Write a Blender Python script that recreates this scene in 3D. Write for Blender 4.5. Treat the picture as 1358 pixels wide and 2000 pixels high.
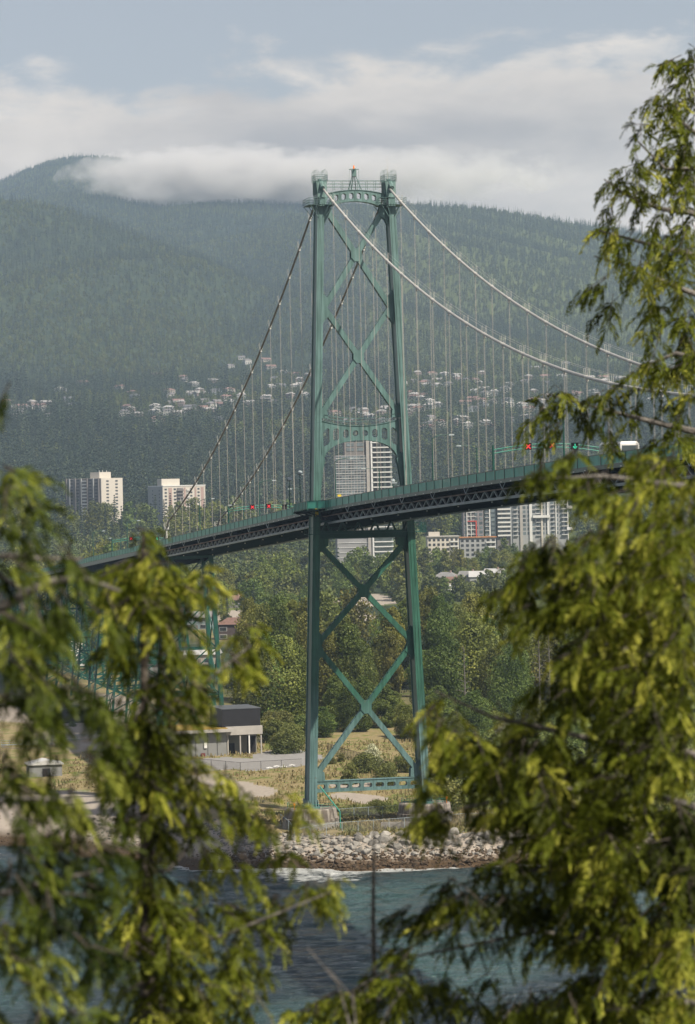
import bpy, math, random
import numpy as np
from mathutils import Vector, Matrix
R = math.radians
random.seed(7)
rng = np.random.default_rng(11)
for o in list(bpy.data.objects): bpy.data.objects.remove(o)
sc = bpy.context.scene
COL = sc.collection

# ------------------------------------------------------------------ camera
CAMZ = 66.0
F_PX, PITCH, ROLL = 5962.0, -0.00824, 0.02191
cam = bpy.data.cameras.new("camera")
camo = bpy.data.objects.new("camera", cam); COL.objects.link(camo)
cam.sensor_fit = 'VERTICAL'; cam.sensor_height = 36.0; cam.lens = F_PX/2000*36
camo.matrix_world = Matrix.Translation((0, 0, CAMZ)) @ Matrix.Rotation(math.pi/2+PITCH, 4, 'X') @ Matrix.Rotation(-ROLL, 4, 'Z')
cam.clip_start = 0.5; cam.clip_end = 60000
cam.dof.use_dof = True; cam.dof.focus_distance = 620; cam.dof.aperture_fstop = 5.4
sc.camera = camo
sc.render.engine = 'CYCLES'
sc.cycles.use_denoising = True
sc.cycles.max_bounces = 5; sc.cycles.diffuse_bounces = 2; sc.cycles.glossy_bounces = 2
sc.cycles.transmission_bounces = 3; sc.cycles.volume_bounces = 1; sc.cycles.transparent_max_bounces = 6
sc.cycles.caustics_reflective = False; sc.cycles.caustics_refractive = False

# ------------------------------------------------------------------ light
SUN_EL, SUN_AZ = R(50), R(133.5)          # azimuth measured from +Y towards +X
sv = Vector((math.sin(SUN_AZ)*math.cos(SUN_EL), math.cos(SUN_AZ)*math.cos(SUN_EL), math.sin(SUN_EL)))
sl = bpy.data.lights.new("sun", 'SUN'); sl.energy = 5.0; sl.angle = R(0.6); sl.color = (1.0, 0.91, 0.77)
so = bpy.data.objects.new("sun", sl); COL.objects.link(so)
so.rotation_euler = sv.to_track_quat('Z', 'Y').to_euler()
sc.view_settings.view_transform = 'Standard'; sc.view_settings.look = 'None'
sc.view_settings.exposure = 0.42; sc.view_settings.gamma = 1.0

world = bpy.data.worlds.new("World"); sc.world = world; world.use_nodes = True
def build_world():
    nt = world.node_tree; N = nt.nodes; L = nt.links; N.clear()
    out = N.new('ShaderNodeOutputWorld'); bg = N.new('ShaderNodeBackground')
    sky = N.new('ShaderNodeTexSky'); sky.sky_type = 'NISHITA'; sky.sun_disc = False
    sky.sun_elevation = SUN_EL; sky.sun_rotation = SUN_AZ; sky.air_density = 1.2; sky.dust_density = 1.5; sky.altitude = 50
    tc = N.new('ShaderNodeTexCoord')
    sep = N.new('ShaderNodeSeparateXYZ'); L.new(tc.outputs['Generated'], sep.inputs[0])
    def M(op, a, b=None, c=None, clamp=False):
        n = N.new('ShaderNodeMath'); n.operation = op; n.use_clamp = clamp
        for i, v in enumerate((a, b, c)):
            if v is None: continue
            if isinstance(v, (int, float)): n.inputs[i].default_value = v
            else: L.new(v, n.inputs[i])
        return n.outputs[0]
    def MR(v, a, b, c=0.0, d=1.0):
        n = N.new('ShaderNodeMapRange'); n.interpolation_type = 'SMOOTHSTEP'; L.new(v, n.inputs['Value'])
        for k, x in zip(('From Min', 'From Max', 'To Min', 'To Max'), (a, b, c, d)): n.inputs[k].default_value = x
        return n.outputs[0]
    az = M('ARCTAN2', sep.outputs[0], sep.outputs[1]); el = M('ARCSINE', sep.outputs[2])
    def noise(sx, sy, scale, detail, rough, off=0.0, dist=0.0):
        c = N.new('ShaderNodeCombineXYZ')
        L.new(M('MULTIPLY', az, sx), c.inputs[0]); L.new(M('MULTIPLY', el, sy), c.inputs[1]); c.inputs[2].default_value = off
        n = N.new('ShaderNodeTexNoise'); L.new(c.outputs[0], n.inputs['Vector']); n.inputs['Scale'].default_value = scale
        n.inputs['Detail'].default_value = detail; n.inputs['Roughness'].default_value = rough; n.inputs['Distortion'].default_value = dist
        return n.outputs['Fac']
    n1 = noise(1, 2.0, 16, 9, 0.55, 3.1, 0.4)
    n2 = noise(1, 2.6, 40, 6, 0.6, 7.7, 0.3)
    n3 = noise(1, 4.2, 9, 4, 0.5, 1.3)
    # the cloud bank: its top wanders around 7.6 degrees, higher to the east; thin breaks inside
    top = M('ADD', M('ADD', 0.1395, M('MULTIPLY', az, 0.045)), M('MULTIPLY', M('SUBTRACT', n1, 0.5), 0.048))
    top = M('ADD', top, M('MULTIPLY', M('SUBTRACT', n2, 0.5), 0.03))
    d = M('SUBTRACT', top, el)
    mask = MR(d, -0.003, 0.011)
    brk = MR(M('ADD', n3, M('MULTIPLY', n2, 0.35)), 0.82, 0.95)
    mask = M('MULTIPLY', mask, M('SUBTRACT', 1.0, M('MULTIPLY', brk, 0.35)))
    # high scattered cloud elsewhere in the sky
    hi = M('MULTIPLY', MR(n1, 0.52, 0.7), MR(el, 0.2, 0.4))
    mask = M('MAXIMUM', mask, M('MULTIPLY', hi, 0.3))
    shade = M('ADD', M('MULTIPLY', n1, 0.55), M('MULTIPLY', n3, 0.6))
    base = MR(el, 0.075, 0.115, 0.30, 0.0)
    bright = M('ADD', MR(shade, 0.40, 0.78, 0.0, 0.75), base)
    edge = MR(d, 0.0, 0.02, 0.22, 0.0)
    bright = M('ADD', bright, edge, clamp=True)
    cr = N.new('ShaderNodeValToRGB'); L.new(bright, cr.inputs[0])
    e = cr.color_ramp.elements; e[0].position = 0.0; e[0].color = (0.33, 0.30, 0.28, 1); e[1].position = 1.0; e[1].color = (0.76, 0.665, 0.56, 1)
    sk = N.new('ShaderNodeVectorMath'); sk.operation = 'SCALE'; L.new(sky.outputs[0], sk.inputs[0]); sk.inputs['Scale'].default_value = SKY_S
    hs = N.new('ShaderNodeHueSaturation'); L.new(sk.outputs[0], hs.inputs['Color']); hs.inputs['Saturation'].default_value = 0.60; hs.inputs['Value'].default_value = 1.0
    mx = N.new('ShaderNodeMix'); mx.data_type = 'RGBA'; L.new(mask, mx.inputs[0]); tn = N.new('ShaderNodeVectorMath'); tn.operation = 'MULTIPLY'; L.new(hs.outputs[0], tn.inputs[0]); tn.inputs[1].default_value = (1.08, 0.99, 0.98); L.new(tn.outputs[0], mx.inputs[6]); L.new(cr.outputs[0], mx.inputs[7])
    L.new(mx.outputs[2], bg.inputs[0]); bg.inputs[1].default_value = 1.0
    L.new(bg.outputs[0], out.inputs[0])
SKY_S = 0.068
HAZE_D = 5.6e-5
build_world()

# ------------------------------------------------------------------ helpers
def ray(x, y):
    """direction (with Y = 1) through a point of the 1358 x 2000 photograph"""
    a, b = x-679.0, -(y-1000.0)
    c, s = math.cos(ROLL), math.sin(ROLL)
    u, v = (a*c+b*s)/F_PX, (-a*s+b*c)/F_PX
    c, s = math.cos(PITCH), math.sin(PITCH)
    dy, dz = c-v*s, s+v*c
    return u/dy, dz/dy
def at(x, y, Y):
    u, w = ray(x, y); return Vector((u*Y, Y, CAMZ+w*Y))
def on_ground(x, y, z=5.0):
    u, w = ray(x, y); Y = (z-CAMZ)/w; return Vector((u*Y, Y, z))

def tag(o, label=None, cat=None, group=None, kind=None):
    if label: o['label'] = label
    if cat: o['category'] = cat
    if group: o['group'] = group
    if kind: o['kind'] = kind
    return o
def empty(name, loc=(0, 0, 0), rz=0.0, parent=None):
    o = bpy.data.objects.new(name, None); COL.objects.link(o); o.location = loc; o.rotation_euler = (0, 0, rz)
    o.empty_display_size = 0.5
    if parent: o.parent = parent
    return o
def copy_tree(o, parent=None):
    c = o.copy(); COL.objects.link(c)
    if parent: c.parent = parent
    for ch in list(o.children): copy_tree(ch, c)
    return c

class MB:
    """collects polygons; build() links them as one mesh object"""
    def __init__(s): s.v = []; s.f = []; s.m = []; s.mi = 0
    def add(s, vs, fs):
        n = len(s.v); s.v += [tuple(p) for p in vs]
        for f in fs: s.f.append(tuple(i+n for i in f)); s.m.append(s.mi)
        return s
    def box(s, x0, x1, y0, y1, z0, z1):
        return s.add([(x0,y0,z0),(x1,y0,z0),(x1,y1,z0),(x0,y1,z0),(x0,y0,z1),(x1,y0,z1),(x1,y1,z1),(x0,y1,z1)],
                     [(0,3,2,1),(4,5,6,7),(0,1,5,4),(1,2,6,5),(2,3,7,6),(3,0,4,7)])
    def bar(s, a, b, w, h, up=(0, 0, 1)):
        """box from a to b; w across, h along 'up'"""
        a, b = Vector(a), Vector(b); d = (b-a)
        if d.length < 1e-6: return s
        d.normalize(); u = Vector(up)
        if abs(d.dot(u)) > 0.98: u = Vector((1, 0, 0)) if abs(d.x) < 0.9 else Vector((0, 1, 0))
        x = d.cross(u).normalized()*(w/2); y = x.cross(d).normalized()*(h/2)
        vs = [a-x-y, a+x-y, a+x+y, a-x+y, b-x-y, b+x-y, b+x+y, b-x+y]
        return s.add(vs, [(0,1,2,3),(7,6,5,4),(0,4,5,1),(1,5,6,2),(2,6,7,3),(3,7,4,0)])
    def tube(s, pts, rad, n=6, cap=True):
        pts = [Vector(p) for p in pts]; rr = rad if isinstance(rad, (list, tuple)) else [rad]*len(pts)
        base = len(s.v); prev = None
        for i, p in enumerate(pts):
            d = (pts[min(i+1, len(pts)-1)]-pts[max(i-1, 0)])
            d = d.normalized() if d.length > 1e-9 else Vector((0, 0, 1))
            if prev is None:
                x = d.cross(Vector((0, 0, 1)) if abs(d.z) < 0.95 else Vector((1, 0, 0))).normalized()
            else: x = (prev-d*prev.dot(d)).normalized()
            prev = x; y = d.cross(x)
            for k in range(n):
                t = 2*math.pi*k/n; s.v.append(tuple(p+(x*math.cos(t)+y*math.sin(t))*rr[i]))
        for i in range(len(pts)-1):
            for k in range(n):
                a = base+i*n+k; b = base+i*n+(k+1) % n
                s.f.append((a, b, b+n, a+n)); s.m.append(s.mi)
        if cap:
            s.f.append(tuple(base+k for k in reversed(range(n)))); s.m.append(s.mi)
            s.f.append(tuple(base+(len(pts)-1)*n+k for k in range(n))); s.m.append(s.mi)
        return s
    def prism_y(s, poly, y0, y1):
        """polygon in x,z extruded in y"""
        n = len(poly); vs = [(x, y0, z) for x, z in poly]+[(x, y1, z) for x, z in poly]
        fs = [tuple(range(n)), tuple(range(2*n-1, n-1, -1))]+[(i, i+n, (i+1) % n+n, (i+1) % n) for i in range(n)]
        return s.add(vs, fs)
    def loft(s, A, B):
        n = len(A)
        return s.add(list(A)+list(B), [tuple(reversed(range(n))), tuple(range(n, 2*n))]+[(i, (i+1) % n, (i+1) % n+n, i+n) for i in range(n)])
    def rail(s, pts, h=1.1, step=1.5, r=0.035, rows=3):
        pts = [Vector(p) for p in pts]
        for k in range(1, rows+1):
            for a, b in zip(pts, pts[1:]):
                up = Vector((0, 0, h*k/rows)); s.bar(a+up, b+up, 2*r, 2*r)
        for a, b in zip(pts, pts[1:]):
            n = max(1, int((b-a).length/step))
            for i in range(n+1):
                p = a.lerp(b, i/n); s.bar(p, p+Vector((0, 0, h)), 2*r, 2*r)
        return s
    def build(s, name, mats, parent=None, smooth=False, loc=None):
        me = bpy.data.meshes.new(name); me.from_pydata(s.v, [], s.f)
        for m in (mats if isinstance(mats, (list, tuple)) else [mats]): me.materials.append(m)
        if any(s.m): me.polygons.foreach_set('material_index', s.m)
        if smooth: me.polygons.foreach_set('use_smooth', [True]*len(me.polygons))
        me.update()
        o = bpy.data.objects.new(name, me); COL.objects.link(o)
        if parent: o.parent = parent
        if loc: o.location = loc
        return o

def np_mesh(name, V, F, mats, attr=None, smooth=False):
    """V (n,3), F (m,k) arrays -> mesh"""
    me = bpy.data.meshes.new(name); V = np.asarray(V, dtype=np.float32); F = np.asarray(F, dtype=np.int32)
    k = F.shape[1]
    me.vertices.add(len(V)); me.vertices.foreach_set('co', V.ravel())
    me.loops.add(F.size); me.loops.foreach_set('vertex_index', F.ravel())
    me.polygons.add(len(F)); me.polygons.foreach_set('loop_start', np.arange(0, F.size, k, dtype=np.int32))
    me.polygons.foreach_set('loop_total', np.full(len(F), k, dtype=np.int32))
    for m in (mats if isinstance(mats, (list, tuple)) else [mats]): me.materials.append(m)
    if attr is not None:
        for nm, val in attr.items():
            a = me.attributes.new(nm, 'FLOAT', 'FACE'); a.data.foreach_set('value', np.asarray(val, dtype=np.float32))
    if smooth: me.polygons.foreach_set('use_smooth', np.ones(len(F), dtype=bool))
    me.update(calc_edges=True); me.validate()
    return me
def link(name, me, parent=None, loc=(0, 0, 0)):
    o = bpy.data.objects.new(name, me); COL.objects.link(o); o.location = loc
    if parent: o.parent = parent
    return o

# ------------------------------------------------------------------ materials
def mat(name, col, rough=0.7, var=0.15, scale=1.0, col2=None, spec=0.3, metal=0.0, bump=0.0, bscale=None, objrand=0.0, emit=None, coord='Object'):
    m = bpy.data.materials.new(name); m.use_nodes = True; nt = m.node_tree; N = nt.nodes; L = nt.links
    b = N['Principled BSDF']; b.inputs['Roughness'].default_value = rough; b.inputs['Specular IOR Level'].default_value = spec; b.inputs['Metallic'].default_value = metal
    c = (*col, 1); c2 = (*(col2 if col2 else [x*(1-var) for x in col]), 1)
    tc = N.new('ShaderNodeTexCoord'); n = N.new('ShaderNodeTexNoise'); L.new(tc.outputs[coord], n.inputs['Vector'])
    n.inputs['Scale'].default_value = scale; n.inputs['Detail'].default_value = 6; n.inputs['Roughness'].default_value = 0.6
    mr = N.new('ShaderNodeMapRange'); L.new(n.outputs['Fac'], mr.inputs['Value']); mr.inputs['From Min'].default_value = 0.35; mr.inputs['From Max'].default_value = 0.65
    mx = N.new('ShaderNodeMix'); mx.data_type = 'RGBA'; L.new(mr.outputs[0], mx.inputs[0]); mx.inputs[6].default_value = c; mx.inputs[7].default_value = c2
    outc = mx.outputs[2]
    if objrand:
        oi = N.new('ShaderNodeObjectInfo'); r2 = N.new('ShaderNodeMapRange'); L.new(oi.outputs['Random'], r2.inputs['Value'])
        r2.inputs['To Min'].default_value = 1-objrand; r2.inputs['To Max'].default_value = 1+objrand
        vm = N.new('ShaderNodeVectorMath'); vm.operation = 'SCALE'; L.new(outc, vm.inputs[0]); L.new(r2.outputs[0], vm.inputs['Scale']); outc = vm.outputs[0]
    L.new(outc, b.inputs['Base Color'])
    if bump:
        n2 = N.new('ShaderNodeTexNoise'); L.new(tc.outputs[coord], n2.inputs['Vector']); n2.inputs['Scale'].default_value = bscale or scale*4; n2.inputs['Detail'].default_value = 5
        bp = N.new('ShaderNodeBump'); bp.inputs['Strength'].default_value = bump; bp.inputs['Distance'].default_value = 0.2
        L.new(n2.outputs['Fac'], bp.inputs['Height']); L.new(bp.outputs[0], b.inputs['Normal'])
    if emit: b.inputs['Emission Color'].default_value = (*emit[:3], 1); b.inputs['Emission Strength'].default_value = emit[3]
    return m

def leaf_mat(name, c1, c2, c3=None, trans=0.3, objrand=0.35, attr=None, hue=0.02, rough=0.6):
    """foliage: leaf colours vary from leaf to leaf (attribute) and from tree to tree (object random)"""
    m = bpy.data.materials.new(name); m.use_nodes = True; nt = m.node_tree; N = nt.nodes; L = nt.links
    N.remove(N['Principled BSDF']); out = N['Material Output']
    if attr:
        a = N.new('ShaderNodeAttribute'); a.attribute_name = attr; fac = a.outputs['Fac']
    else:
        tc = N.new('ShaderNodeTexCoord'); n = N.new('ShaderNodeTexNoise'); L.new(tc.outputs['Object'], n.inputs['Vector']); n.inputs['Scale'].default_value = 0.5; fac = n.outputs['Fac']
    cr = N.new('ShaderNodeValToRGB'); L.new(fac, cr.inputs[0]); e = cr.color_ramp.elements
    e[0].color = (*c1, 1); e[1].color = (*c2, 1)
    if c3: e[1].position = 0.72; k = e.new(1.0); k.color = (*c3, 1)
    oi = N.new('ShaderNodeObjectInfo'); hs = N.new('ShaderNodeHueSaturation'); L.new(cr.outputs[0], hs.inputs['Color'])
    r = N.new('ShaderNodeMapRange'); L.new(oi.outputs['Random'], r.inputs['Value']); r.inputs['To Min'].default_value = 1-objrand; r.inputs['To Max'].default_value = 1+objrand; L.new(r.outputs[0], hs.inputs['Value'])
    w = N.new('ShaderNodeTexWhiteNoise'); w.noise_dimensions = '1D'; L.new(oi.outputs['Random'], w.inputs['W'])
    r2 = N.new('ShaderNodeMapRange'); L.new(w.outputs['Value'], r2.inputs['Value']); r2.inputs['To Min'].default_value = 0.5-hue; r2.inputs['To Max'].default_value = 0.5+hue; L.new(r2.outputs[0], hs.inputs['Hue'])
    d = N.new('ShaderNodeBsdfDiffuse'); t = N.new('ShaderNodeBsdfTranslucent'); L.new(hs.outputs[0], d.inputs[0]); L.new(hs.outputs[0], t.inputs[0])
    g = N.new('ShaderNodeBsdfGlossy'); g.inputs['Roughness'].default_value = rough; g.inputs['Color'].default_value = (0.5, 0.5, 0.45, 1)
    m1 = N.new('ShaderNodeMixShader'); m1.inputs[0].default_value = trans; L.new(d.outputs[0], m1.inputs[1]); L.new(t.outputs[0], m1.inputs[2])
    m2 = N.new('ShaderNodeMixShader'); m2.inputs[0].default_value = 0.04 if objrand else 0.012; L.new(m1.outputs[0], m2.inputs[1]); L.new(g.outputs[0], m2.inputs[2])
    L.new(m2.outputs[0], out.inputs[0])
    return m

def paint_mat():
    """bridge green: deeper paint and painted-in deck shadow between about 15 and 60 m, chalked and paler above and on the lowest part"""
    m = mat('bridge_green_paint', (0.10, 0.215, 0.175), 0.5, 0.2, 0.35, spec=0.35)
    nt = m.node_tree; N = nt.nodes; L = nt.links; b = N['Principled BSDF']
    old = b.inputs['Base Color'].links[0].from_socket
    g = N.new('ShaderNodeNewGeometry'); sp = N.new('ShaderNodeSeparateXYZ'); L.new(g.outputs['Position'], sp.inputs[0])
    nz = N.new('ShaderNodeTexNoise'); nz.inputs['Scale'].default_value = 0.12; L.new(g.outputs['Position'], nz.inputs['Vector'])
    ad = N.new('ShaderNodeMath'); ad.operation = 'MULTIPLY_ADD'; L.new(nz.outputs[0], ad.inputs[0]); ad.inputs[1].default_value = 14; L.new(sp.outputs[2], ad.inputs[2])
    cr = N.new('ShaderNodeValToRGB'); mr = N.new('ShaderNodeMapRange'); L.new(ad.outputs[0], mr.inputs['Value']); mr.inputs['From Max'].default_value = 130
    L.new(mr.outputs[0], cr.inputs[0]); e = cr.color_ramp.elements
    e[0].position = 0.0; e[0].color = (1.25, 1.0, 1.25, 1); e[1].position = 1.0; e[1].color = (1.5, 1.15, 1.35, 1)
    for p, c in ((0.22, (1.2, 1.0, 1.2)), (0.29, (0.36, 0.62, 0.52)), (0.50, (0.34, 0.60, 0.50)), (0.62, (1.15, 1.0, 1.15))): k = e.new(p); k.color = (*c, 1)  # middle stops also carry the deck's shadow on the lower legs
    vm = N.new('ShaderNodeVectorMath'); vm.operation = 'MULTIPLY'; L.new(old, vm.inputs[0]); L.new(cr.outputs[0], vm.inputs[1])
    mp = N.new('ShaderNodeMapping'); mp.inputs['Scale'].default_value = (1.4, 1.4, 0.09); L.new(g.outputs['Position'], mp.inputs[0]); n3 = N.new('ShaderNodeTexNoise'); n3.inputs['Scale'].default_value = 1.5; n3.inputs['Detail'].default_value = 6; L.new(mp.outputs[0], n3.inputs['Vector'])
    c3 = N.new('ShaderNodeValToRGB'); L.new(n3.outputs[0], c3.inputs[0]); e3 = c3.color_ramp.elements; e3[0].position = 0.38; e3[0].color = (0.66, 0.70, 0.68, 1); e3[1].position = 0.62; e3[1].color = (1.10, 1.08, 1.08, 1)
    v3 = N.new('ShaderNodeVectorMath'); v3.operation = 'MULTIPLY'; L.new(vm.outputs[0], v3.inputs[0]); L.new(c3.outputs[0], v3.inputs[1])
    n4 = N.new('ShaderNodeTexNoise'); n4.inputs['Scale'].default_value = 0.9; n4.inputs['Detail'].default_value = 8; n4.inputs['Roughness'].default_value = 0.75; L.new(g.outputs['Position'], n4.inputs['Vector'])
    m4 = N.new('ShaderNodeMapRange'); L.new(n4.outputs[0], m4.inputs['Value']); m4.inputs['From Min'].default_value = 0.64; m4.inputs['From Max'].default_value = 0.70; m4.inputs['To Max'].default_value = 0.7
    x4 = N.new('ShaderNodeMix'); x4.data_type = 'RGBA'; L.new(m4.outputs[0], x4.inputs[0]); L.new(v3.outputs[0], x4.inputs[6]); x4.inputs[7].default_value = (0.17, 0.11, 0.075, 1); L.new(x4.outputs[2], b.inputs['Base Color'])
    return m
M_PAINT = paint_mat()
M_DGREEN = mat('deck_green_paint', (0.015, 0.085, 0.065), 0.45, 0.25, 0.6)
M_FENCE = mat('fence_green_mesh', (0.045, 0.26, 0.19), 0.5, 0.2, 0.8)
M_STEEL = mat('dark_truss_paint', (0.055, 0.075, 0.075), 0.6, 0.35, 0.4)
M_CHORD = mat('grey_chord_paint', (0.34, 0.40, 0.42), 0.6, 0.3, 0.3)
M_RUST = mat('rusty_flange', (0.34, 0.25, 0.23), 0.8, 0.4, 0.5)
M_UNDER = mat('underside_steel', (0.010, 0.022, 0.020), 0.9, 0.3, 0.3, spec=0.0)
M_CABLE = mat('cable_wrap', (0.50, 0.49, 0.46), 0.5, 0.2, 0.5)
M_CABLED = mat('shaded_cable_wrap', (0.30, 0.27, 0.24), 0.7, 0.3, 0.5)  # same wrap as the main span, darkened for its unlit side
M_ROPE = mat('suspender_rope', (0.52, 0.48, 0.43), 0.6, 0.25, 0.2)
M_BAND = mat('white_band_paint', (0.66, 0.65, 0.6), 0.6, 0.25, 1.5)
M_ASPH = mat('asphalt', (0.05, 0.05, 0.052), 0.9, 0.3, 0.6)
M_CONC = mat('weathered_concrete', (0.32, 0.30, 0.27), 0.9, 0.45, 0.8, bump=0.3, bscale=3)
M_WHITE = mat('white_paint', (0.72, 0.72, 0.70), 0.6, 0.12, 0.5)
M_BLACK = mat('matt_black', (0.02, 0.02, 0.022), 0.6, 0.3, 1)
M_YELLOW = mat('yellow_sign', (0.75, 0.55, 0.03), 0.5, 0.1, 1)
M_REDL = mat('red_signal', (0.5, 0.02, 0.02), 0.5, 0.1, 1, emit=(1, 0.06, 0.08, 0.5))
M_GRNL = mat('green_signal', (0.02, 0.5, 0.3), 0.5, 0.1, 1, emit=(0.1, 1, 0.6, 0.5))
M_ORANGEL = mat('orange_beacon', (0.8, 0.2, 0.02), 0.5, 0.1, 1, emit=(1, 0.3, 0.05, 0.25))
M_GLASS = mat('window_glass', (0.06, 0.08, 0.09), 0.15, 0.4, 0.2, spec=0.6)
M_GLASSG = mat('pale_balcony_glass', (0.30, 0.36, 0.36), 0.3, 0.3, 0.15, spec=0.5)
M_BARK = mat('bark', (0.10, 0.085, 0.07), 0.9, 0.5, 3, bump=0.6)
M_BARKG = mat('grey_bark', (0.20, 0.185, 0.165), 0.9, 0.4, 6, bump=0.5)

# ------------------------------------------------------------------ terrain
def vnoise(x, y, seed=0):
    xi = np.floor(x).astype(np.int64); yi = np.floor(y).astype(np.int64); xf = x-xi; yf = y-yi
    def h(a, b):
        n = (a*374761393+b*668265263+seed*1442695041) & 0x7fffffff
        n = ((n ^ (n >> 13))*1274126177) & 0x7fffffff
        return ((n ^ (n >> 16)) & 0xffff)/65535.0
    u = xf*xf*(3-2*xf); v = yf*yf*(3-2*yf)
    return (h(xi, yi)*(1-u)+h(xi+1, yi)*u)*(1-v)+(h(xi, yi+1)*(1-u)+h(xi+1, yi+1)*u)*v
def fbm(x, y, oct=4, seed=0):
    s = 0; a = 0.5; t = 0
    for k in range(oct): s = s+a*vnoise(x*2**k+17.3*k, y*2**k-9.1*k, seed+k); t += a; a *= 0.5
    return s/t
def shore_y(X):
    return np.interp(X, [-140, -80, -58, -45, -38, -28, -20, -8, 0, 20, 35, 60, 90, 160], [600, 575, 566, 549, 540, 533, 530, 527, 525, 526, 529, 531, 536, 560]) + 1.5*(vnoise(X/7.0, X*0+3.3, 5)-0.5)
def crest(pts, Yr, drop=9):
    A = []; H = []
    for x, y in pts:
        u, w = ray(x, y+drop); A.append(u); H.append(CAMZ+w*Yr)
    return np.array(A), np.array(H), Yr
RIDGES = [crest([(-400, 350), (-100, 365), (0, 378), (60, 385), (130, 402), (200, 425), (300, 462), (400, 500), (520, 560), (700, 640), (900, 760), (1500, 900)], 5700),
          crest([(-300, 620), (200, 540), (420, 470), (560, 420), (640, 396), (780, 391), (850, 393), (930, 398), (1000, 408), (1100, 425), (1200, 438), (1320, 462), (1500, 500), (2000, 560)], 7000),
          crest([(-300, 420), (-100, 395), (150, 383), (250, 377), (400, 376), (620, 382), (800, 405), (1200, 520)], 8100),
          crest([(-400, 440), (-100, 395), (0, 350), (40, 330), (90, 308), (150, 297), (210, 299), (270, 306), (350, 318), (480, 345), (600, 385), (800, 470)], 9400)]
BASE_Y = [0, 1500, 1900, 2300, 2600, 3000, 3400, 3900, 4400, 5200, 12000]
BASE_Z = [5, 7, 11, 24, 36, 78, 128, 178, 226, 265, 300]
def height(X, Y):
    X = np.asarray(X, float); Y = np.asarray(Y, float); a = X/Y
    t = Y-shore_y(X)
    left = 1/(1+np.exp((X+27)/2.5))
    prof_r = np.interp(t, [-60, -12, 0, 3, 7, 11.5, 14, 60], [-8, -2.5, -0.1, 1.3, 3.2, 4.5, 4.8, 5.0])
    prof_l = np.interp(t, [-60, -12, 0, 12, 30, 45, 70], [-6, -1.8, -0.05, 1.2, 2.8, 4.6, 5.0])
    h = prof_r*(1-left)+prof_l*left
    inl = np.clip((t-14)/40, 0, 1)
    h = h + inl*(np.interp(Y, BASE_Y, BASE_Z)-5) + inl*0.8*(fbm(X/25, Y/25, 3, 2)-0.5)
    far = np.clip((Y-2000)/800, 0, 1)
    h = h + far*14*(fbm(X/220, Y/260, 4, 4)-0.5)
    out = h
    for i, (A, H, Yr) in enumerate(RIDGES):
        foot = 4300; tt = (Y-foot)/(Yr-foot); Hr = np.interp(a, A, H)
        f0 = np.interp(foot, BASE_Y, BASE_Z)
        g = (fbm((X+0.55*(Y-4300)*(1 if i % 2 else -1))/420+i*7, Y/1500, 4, 9+i)-0.5)
        up = f0-12+(Hr-f0+12)*np.clip(tt, 0, 1)**1.12
        up = up - 0.45*np.maximum(Y-Yr, 0)
        up = up + g*210*np.clip(tt, 0, 1)*np.clip((1-tt)*4, 0, 1)
        up = np.where(tt < 0, -50, up)
        out = np.maximum(out, up)
    return out
def proj_px(X, Y, Z):
    c, s = math.cos(PITCH), math.sin(PITCH); z0 = Z-CAMZ
    y = Y*c+z0*s; z = -Y*s+z0*c; u = F_PX*X/y; v = F_PX*z/y
    c, s = math.cos(ROLL), math.sin(ROLL)
    return 679+u*c-v*s, 1000-(u*s+v*c)
def hz(x, y): return float(height(np.array([x]), np.array([y]))[0])
def ell(px, py, L, soft=0.25):
    r = np.zeros_like(px); px = px+70*(fbm(px/60+50, py/18+50, 3, 91)-0.5); py = py+16*(fbm(px/50+20, py/14+90, 3, 92)-0.5)
    for cx, cy, rx, ry in L:
        d = ((px-cx)/rx)**2+((py-cy)/ry)**2
        r = np.maximum(r, np.clip((1-d)/soft, 0, 1))
    return r
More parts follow.
